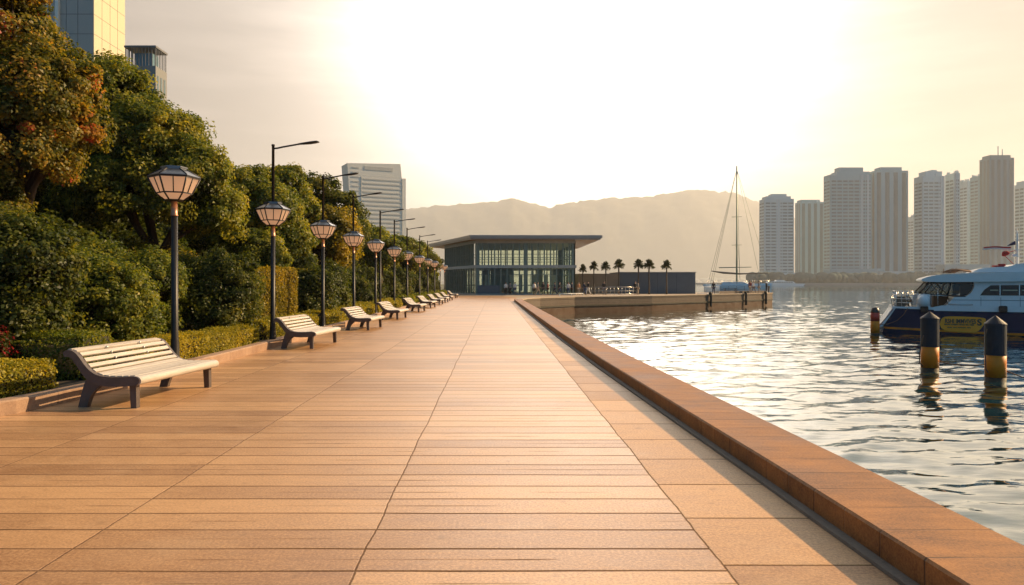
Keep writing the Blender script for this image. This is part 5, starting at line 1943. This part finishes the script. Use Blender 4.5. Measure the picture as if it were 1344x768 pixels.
# ================================================================== towers across the harbour
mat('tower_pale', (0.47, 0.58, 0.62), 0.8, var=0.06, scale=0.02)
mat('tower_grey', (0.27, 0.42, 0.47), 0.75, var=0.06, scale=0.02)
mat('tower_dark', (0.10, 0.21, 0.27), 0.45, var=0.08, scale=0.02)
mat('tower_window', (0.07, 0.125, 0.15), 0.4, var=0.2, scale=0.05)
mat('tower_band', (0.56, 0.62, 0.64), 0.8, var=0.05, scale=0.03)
mat('shore_trees', (0.05, 0.085, 0.075), 0.95, var=0.4, scale=0.03)
SHORE = 1.2
sheet('far_shore', [(330, 1085), (700, 1060), (3600, 1040), (3600, 2300), (900, 2300), (520, 2000)], SHORE - 0.2, MATS['shore_concrete'])
m = MB()
m.sweep([(520, 2000), (330, 1085), (700, 1060), (3600, 1040)], [(0, SHORE - 0.1), (0, WATER - 1.5), (4, WATER - 1.5), (4, SHORE - 0.1)])
tag(m.build('sea_wall', MATS['shore_concrete']), 'long low sea wall along the far shore below the towers', 'sea wall')


def tower(label, px0, px1, ytop, Y, depth, wall='tower_grey', bands='h', cap=None, storey=4.6, z0=SHORE, piers=(), group='high rise towers across the harbour', win='tower_window', ant=(), steps=(), yaw=0.0, name='tower_block', frac=0.5):
    depth = min(depth, 24)
    x0, x1 = X(px0, Y + depth), X(px1, Y)
    cx, w = (x0 + x1) / 2, x1 - x0
    H = Z(ytop, Y) - z0

    def fx(p):
        return -w / 2 + (p - px0) / (px1 - px0) * w
    t = thing(name, label, 'tower', (cx, Y, z0), yaw, group)
    m = MB()
    m.prism([(-w / 2, 0), (w / 2, 0), (w / 2, depth), (-w / 2, depth)], -0.5, H)
    wall_o = m.build('wall', MATS[wall], t)
    m = MB()
    if bands == 'h':
        n_ = int((H - 8) / storey)
        edges_ = sorted([-w / 2 + 1.2, w / 2 - 1.2] + [q for p in piers for q in (fx(p[0]), fx(p[1]))])
        segs = list(zip(edges_[0::2], edges_[1::2]))
        for k in range(n_):
            z = 6 + k * storey
            for a, b in segs:
                m.box(((a + b) / 2, -0.10, z), (b - a, 0.26, storey * frac))
            m.box((w / 2 + 0.10, depth / 2, z), (0.26, depth - 3, storey * frac))
            m.box((-w / 2 - 0.10, depth / 2, z), (0.26, depth - 3, storey * frac))
    else:
        n_ = max(3, int(w / bands))
        for k in range(n_):
            x = -w / 2 + (k + 0.5) * w / n_
            m.box((x, -0.10, H / 2 + 2), (w / n_ * 0.5, 0.26, H - 10))
        n2 = max(3, int(depth / bands))
        for k in range(n2):
            y = (k + 0.5) * depth / n2
            for s in (-1, 1):
                m.box((s * (w / 2 + 0.1), y, H / 2 + 2), (0.26, depth / n2 * 0.5, H - 10))
    m.build('window_bands', MATS[win], t)
    if bands == 'h':
        m = MB()
        nn_ = max(2, int(w / 8.5))
        for k in range(nn_ + 1):
            m.box((-w / 2 + 1.0 + (w - 2) * k / nn_, -0.14, H / 2), (1.5, 0.28, H - 3))
        nd_ = max(1, int(depth / 9))
        for k in range(nd_ + 1):
            m.box((-w / 2 - 0.14, 1.5 + (depth - 3) * k / nd_, H / 2), (0.28, 1.6, H - 3))
        m.build('facade_grid', MATS[wall], t)
    if H > 60:
        m = MB()
        pr = random.Random(int(px0 * 10))
        for k in range(5):
            m.box((pr.uniform(-w * .38, w * .38), pr.uniform(2, depth - 3), H + 1.2 + pr.uniform(0, 1)), (pr.uniform(2, 5), 2.5, pr.uniform(2.4, 4.5)))
        m.build('roof_plant', MATS['tower_band'], t)
    if piers:
        m = MB()
        for p in piers:
            a, b = fx(p[0]), fx(p[1])
            for q in np.linspace(a + 0.8, b - 0.8, max(2, int((b - a) / 5))):
                m.box((q, -0.35, H / 2), (1.5, 0.7, H - 1))
        m.build('pier_strips', MATS['tower_band'], t)
    for i, (a, b, yt_, d0) in enumerate(steps):
        m = MB()
        xa, xb = fx(a), fx(b)
        m.prism([(xa, d0), (xb, d0), (xb, depth - 2), (xa, depth - 2)], H + 0.01, Z(yt_, Y) - z0)
        m.build('roof_block', MATS[wall], t)
    if ant:
        m = MB()
        for p, yt_ in ant:
            m.tube([(fx(p), depth / 2, H), (fx(p), depth / 2, Z(yt_, Y) - z0)], 0.7, 6)
        m.build('antenna', MATS['tower_grey'], t)
    return t


tower('pale slab tower with fine bands, leftmost of the far towers', 996.5, 1042, 261, 1190, 40, 'tower_pale', storey=5.2, piers=[(1016, 1021)], steps=[(1000, 1038, 257.5, 2), (1010, 1033, 254, 6)], frac=0.45)
tower('low vertically striped tower second from the left across the harbour', 1043.5, 1082, 265, 1330, 40, 'tower_grey', bands=9, steps=[(1046, 1076, 262, 3)])
tower('wide dark grey banded tower with raised roof block, third from the left', 1081, 1144, 229, 1160, 45, 'tower_grey', storey=5.6, piers=[(1127, 1131), (1137, 1140)], steps=[(1092, 1142, 225, 2), (1097, 1134, 219, 6)])
tower('grey tower with vertical ribs joined right of the wide banded tower', 1138, 1192, 224, 1168, 50, 'tower_grey', bands=11, steps=[(1149, 1184, 219, 4)])
tower('slim pale low tower glimpsed in the gap right of the ribbed grey tower', 1191, 1202, 284, 1500, 30, 'tower_pale', storey=6)
tower('white tower with strong horizontal balconies, middle of the right cluster', 1199.5, 1240, 231, 1140, 40, 'tower_pale', storey=5.6, piers=[(1232, 1239)], steps=[(1207, 1238, 224.5, 4), (1222, 1231, 222, 8)], frac=0.42)
tower('pale stepped wing joined to the right of the white balcony tower', 1240.3, 1260, 227, 1150, 40, 'tower_pale', storey=5.6, piers=[(1240.5, 1246)], frac=0.5)
tower('narrow pale tower behind the white balcony tower', 1259, 1274, 237.5, 1330, 35, 'tower_pale', storey=6, ant=[(1268, 234)])
tower('narrow grey tower left of the tallest dark tower', 1273, 1290, 231, 1280, 35, 'tower_grey', storey=6)
tower('tallest dark glass tower with rooftop antennas at the right', 1285.5, 1331, 207, 1120, 50, 'tower_dark', bands=9, win='tower_window', steps=[(1289, 1328, 203, 4)], ant=[(1311, 190), (1319, 194)])
tower('pale tower cut by the right edge of the photo', 1331.3, 1362, 241, 1200, 40, 'tower_pale', storey=6, steps=[(1334, 1360, 237, 4)])
tower('grey tower just beyond the right edge tower', 1368, 1410, 236, 1180, 45, 'tower_grey', storey=6)
# low blocks and podiums by the water
for i, (a, b, yt_, Y, mt, lab) in enumerate([(1081, 1160, 352.5, 1120, 'tower_grey', 'long podium at the foot of the wide banded tower'), (1150, 1200, 356, 1100, 'tower_pale', 'low pale block right of the podium by the water'), (1228, 1300, 347, 1105, 'tower_grey', 'podium below the white balcony tower, partly behind the yacht roof'),
                                            (1012, 1050, 358, 1130, 'tower_pale', 'low pale block at the foot of the leftmost tower'), (1300, 1400, 352, 1095, 'tower_grey', 'low podium behind the yacht flybridge')]):
    tower(lab, a, b, yt_, Y, 26, mt, storey=5.5, group='low waterfront blocks below the towers', name='podium_block', frac=0.4)
# shoreline trees: nobody could count them
wr2 = np.random.default_rng(11)
m = MB()
for k in range(330):
    px = 985 + 430 * wr2.random()
    Y = 1075 + 20 * wr2.random() + 0
    hh = 6 + 9 * wr2.random()
    m.sphere((X(px, Y), Y, SHORE + hh * 0.55), (hh * 0.75, hh * 0.6, hh * 0.6), 8, 5)
tag(m.build('shoreline_trees', MATS['shore_trees']), 'dark hazy band of trees along the far waterfront', 'trees', kind='stuff')
m = MB()
for k in range(260):
    px = 560 + 460 * wr2.random()
    Y = 6700 + 30 * wr2.random()
    hh = 20 + 32 * wr2.random()
    m.sphere((X(px, Y), Y, WATER + hh * 0.4), (hh * 1.2, hh * 0.6, hh * 0.6), 8, 5)
tag(m.build('distant_shoreline', MATS['shore_trees']), 'faint far shoreline at the foot of the hills', 'shoreline', kind='stuff')

# ================================================================== buildings behind the trees on the left
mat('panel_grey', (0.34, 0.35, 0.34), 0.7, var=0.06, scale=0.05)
mat('panel_cream', (0.60, 0.52, 0.36), 0.7, var=0.06, scale=0.05)  # sunlight put into the colour: lighter, warmer version of the grey panels
mat('service_panel', (0.20, 0.205, 0.205), 0.7, var=0.08, scale=0.1)
mat('louver_steel', (0.13, 0.13, 0.13), 0.5, 0.3, var=0.1, scale=0.2)
mat('pale_facade', (0.76, 0.74, 0.68), 0.75, var=0.04, scale=0.02)
mat('facade_groove', (0.55, 0.54, 0.50), 0.7, var=0.1, scale=0.05)
ta = thing('office_tower', 'tall panelled tower with sun-tinted side at the top left', 'tower', (-83.3, 150, 0))
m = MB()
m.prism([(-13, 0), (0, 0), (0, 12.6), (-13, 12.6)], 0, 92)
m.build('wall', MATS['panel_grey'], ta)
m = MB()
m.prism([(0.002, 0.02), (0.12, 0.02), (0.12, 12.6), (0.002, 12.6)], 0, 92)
m.build('cream_side', MATS['panel_cream'], ta)  # thin skin tinted as the sun-struck face of the tower
m = MB()
for k in range(22):
    m.box((-6.5, -0.01, 4 + k * 4.1), (13, 0.05, 0.09))
    m.box((0.125, 6.3, 4 + k * 4.1), (0.05, 12.4, 0.07))
for x in (-3.2, -5.6, -10.2):
    m.box((x, -0.012, 46), (0.09, 0.055, 91.8))
for y in (3.1, 6.3, 9.4):
    m.box((0.126, y, 46), (0.055, 0.07, 91.8))
m.build('panel_joints', MATS['louver_steel'], ta)
m = MB()
m.box((-7.2, -0.35, 46), (0.7, 0.7, 92))
m.build('fin', MATS['pale_facade'], ta)
tb = thing('service_tower', 'shorter dark tower with louvred crown right of the tall panelled tower', 'tower', (-56.3, 120, 0))
m = MB()
m.prism([(-5.1, 0), (0, 0), (0, 4.1), (-5.1, 4.1)], 0, 37.6)
m.build('wall', MATS['service_panel'], tb)
m = MB()
for k in range(10):
    x = -5.0 + k * 4.9 / 9
    m.box((x, 0.05, 39.1), (0.09, 0.09, 3.0))
    m.box((x, 4.0, 39.1), (0.09, 0.09, 3.0))
for k in range(7):
    m.box((-0.05, 0.3 + k * 0.58, 39.1), (0.09, 0.09, 3.0))
    m.box((-5.05, 0.3 + k * 0.58, 39.1), (0.09, 0.09, 3.0))
m.prism([(-5.2, -0.1), (0.1, -0.1), (0.1, 4.2), (-5.2, 4.2)], 40.62, 40.95)
m.build('louvre_crown', MATS['louver_steel'], tb)
m = MB()
m.prism([(-3.8, 1.0), (-1.0, 1.0), (-1.0, 3.2), (-3.8, 3.2)], 37.61, 40.0)
m.build('plant_room', MATS['tower_dark'], tb)
m = MB()
for k in range(3):
    for j in range(4):
        m.box((-4.2 + j * 1.15, -0.02, 25 + k * 3.6), (0.65, 0.06, 2.6))
for k in range(4):
    for j in range(3):
        m.box((0.02, 0.8 + j * 1.2, 25 + k * 3.3), (0.06, 0.55, 2.4))
m.build('window', MATS['tower_window'], tb)
tcw = thing('sloping_tower', 'pale tower with slanted top and fine horizontal grooves above the trees', 'tower', (X(495, 400), 400, 0), R(27))
tcw.scale = (1.02, 1, 1)


def cxp(px):
    return X(px, 400) - X(495, 400)


m = MB()
m.prism([(cxp(461), 0), (cxp(534), 0), (cxp(534), Z(232, 400)), (cxp(460.3), Z(232, 400))], 0.02, 12, 'y')
m.prism([(cxp(460.2), Z(231.9, 400)), (cxp(528.5), Z(231.9, 400)), (cxp(526.5), Z(213, 400)), (cxp(456), Z(217, 400))], 0.02, 12, 'y')
m.prism([(cxp(461), Z(300, 400)), (cxp(461), Z(232, 400)), (cxp(456), Z(217, 400)), (cxp(457.5), Z(240, 400))], 0.021, 11.9, 'y')
m.build('wall', MATS['pale_facade'], tcw)
m = MB()
for k in range(15):
    py = 236 + k * 5.6
    m.box(((cxp(476) + cxp(527)) / 2, 0.0, Z(py, 400)), (cxp(527) - cxp(476), 0.3, 0.75))
for k in range(12):
    py = 222 + k * 6
    m.box(((cxp(462) + cxp(471)) / 2, 0.0, Z(py, 400)), (cxp(471) - cxp(462), 0.3, 0.6))
m.box(((cxp(478) + cxp(516)) / 2, 0.0, Z(221.5, 400)), (cxp(516) - cxp(478), 0.3, 2.0))
for px in (474, 529):
    m.box((cxp(px), -0.05, Z(290, 400)), (0.4, 0.3, 48))
m.build('grooves', MATS['facade_groove'], tcw)

# ================================================================== air between here and the hills
hz = MB()
hz.prism([(-7300, -130), (11300, -130), (11300, 8900), (-7300, 8900)], WATER - 12.0, 1090)
ho = hz.build('haze', new_mat('haze_air')[0])
m_, h, out = MATS['haze_air'], NT(MATS['haze_air'].node_tree), None
out = [n for n in h.t.nodes if n.type == 'OUTPUT_MATERIAL'][0]
pv = h.n('ShaderNodeVolumePrincipled')
pv.inputs['Color'].default_value = (0.92, 0.93, 0.95, 1)
pv.inputs['Density'].default_value = HAZE_D
pv.inputs['Anisotropy'].default_value = 0.3
h.link(pv.outputs[0], out.inputs['Volume'])
tag(ho, kind='stuff', label='warm evening haze over the harbour', cat='haze')

# ================================================================== daylight
SUN_AZ, SUN_EL = R(72), R(29)
w = bpy.data.worlds.new('World')
SC.world = w
w.use_nodes = True
h = NT(w.node_tree)
for n_ in list(h.t.nodes):
    h.t.nodes.remove(n_)
out = h.n('ShaderNodeOutputWorld')
sky = h.n('ShaderNodeTexSky', sky_type='NISHITA')
sky.sun_disc = False
sky.sun_elevation = SUN_EL
sky.sun_rotation = SUN_AZ
sky.altitude = 0
sky.air_density = 1.2
sky.dust_density = 5.0
sky.ozone_density = 1.0
bg = h.n('ShaderNodeBackground')
bg.inputs[1].default_value = NISH
tc = h.n('ShaderNodeTexCoord')
D = tc.outputs['Generated']
c1 = h.mix(1.0, sky.outputs[0], (0.25, 0.245, 0.24), 'MULTIPLY')
h.link(c1, bg.inputs[0])


def lobe(az, el, power):
    d = (math.sin(R(az)) * math.cos(R(el)), math.cos(R(az)) * math.cos(R(el)), math.sin(R(el)))
    vm = h.n('ShaderNodeVectorMath', operation='DOT_PRODUCT')
    h.link(D, vm.inputs[0])
    vm.inputs[1].default_value = d
    return h.math('POWER', h.math('MAXIMUM', vm.outputs['Value'], 0.0), power)


g1 = lobe(6, 16, 3.2)
g2 = lobe(6.5, 18, 42.0)
# thin streaks of high cloud
mp = h.n('ShaderNodeMapping')
mp.inputs['Scale'].default_value = (1.2, 1.2, 9.0)
mp.inputs['Rotation'].default_value = (0.0, 0.12, 0.0)
h.link(D, mp.inputs[0])
cl = h.ramp(h.noise(mp.outputs[0], 2.2, 6, 0.6), 0.40, 0.72, 0.93, 1.24)
glow = h.mix(1.0, (0.0, 0.0, 0.0), (0.0, 0.0, 0.0), 'ADD')
a1 = h.n('ShaderNodeVectorMath', operation='SCALE')
a1.inputs[0].default_value = GLOW1
h.link(g1, a1.inputs['Scale'])
a2 = h.n('ShaderNodeVectorMath', operation='SCALE')
a2.inputs[0].default_value = GLOW2
h.link(g2, a2.inputs['Scale'])
g3 = lobe(9, 46, 11.0)
a3 = h.n('ShaderNodeVectorMath', operation='SCALE')
a3.inputs[0].default_value = GLOW3
h.link(g3, a3.inputs['Scale'])
g4 = lobe(185, 40, 1.6)
a4 = h.n('ShaderNodeVectorMath', operation='SCALE')
a4.inputs[0].default_value = GLOW4
h.link(g4, a4.inputs['Scale'])
ad4 = h.n('ShaderNodeVectorMath', operation='ADD')
ad3 = h.n('ShaderNodeVectorMath', operation='ADD')
ad = h.n('ShaderNodeVectorMath', operation='ADD')
h.link(a1.outputs[0], ad.inputs[0])
h.link(a2.outputs[0], ad.inputs[1])
sc_ = h.n('ShaderNodeVectorMath', operation='SCALE')
h.link(ad.outputs[0], ad3.inputs[0])
h.link(a3.outputs[0], ad3.inputs[1])
h.link(ad3.outputs[0], ad4.inputs[0])
h.link(a4.outputs[0], ad4.inputs[1])
h.link(ad4.outputs[0], sc_.inputs[0])
h.link(cl, sc_.inputs['Scale'])
bg2 = h.n('ShaderNodeBackground')
h.link(sc_.outputs[0], bg2.inputs[0])
bg2.inputs[1].default_value = 1.0
ads = h.n('ShaderNodeAddShader')
h.link(bg.outputs[0], ads.inputs[0])
h.link(bg2.outputs[0], ads.inputs[1])
h.link(ads.outputs[0], out.inputs[0])

sun = bpy.data.lights.new('sun', 'SUN')
sun.energy = SUN_E
sun.angle = R(0.6)
sun.color = SUN_C
so = link('sun', sun)
sd = Vector((math.sin(SUN_AZ) * math.cos(SUN_EL), math.cos(SUN_AZ) * math.cos(SUN_EL), math.sin(SUN_EL)))
so.rotation_euler = sd.to_track_quat('Z', 'Y').to_euler()
so.location = (40, 40, 60)

cam = bpy.data.cameras.new('camera')
cam.sensor_width = 36
cam.lens = 36 * F / 1344
cam.shift_x = (672 - VX) / 1344
cam.shift_y = -(384 - HY) / 1344
cam.clip_start = 0.05
cam.clip_end = 20000
co = link('camera', cam)
co.location = (0, 0, EYE)
co.rotation_euler = (R(90), 0, 0)
SC.camera = co

SC.view_settings.view_transform = 'Standard'
SC.view_settings.look = 'None'
SC.view_settings.gamma = 1
SC.view_settings.use_curve_mapping = False
SC.view_settings.exposure = EXPO
SC.cycles.use_denoising = True
SC.cycles.use_adaptive_sampling = True
SC.cycles.adaptive_threshold = 0.012
SC.cycles.max_bounces = 8
SC.cycles.transparent_max_bounces = 16
SC.cycles.transmission_bounces = 6
SC.cycles.volume_bounces = 1
SC.cycles.caustics_reflective = False
SC.cycles.caustics_refractive = False
SC.cycles.sample_clamp_indirect = 6
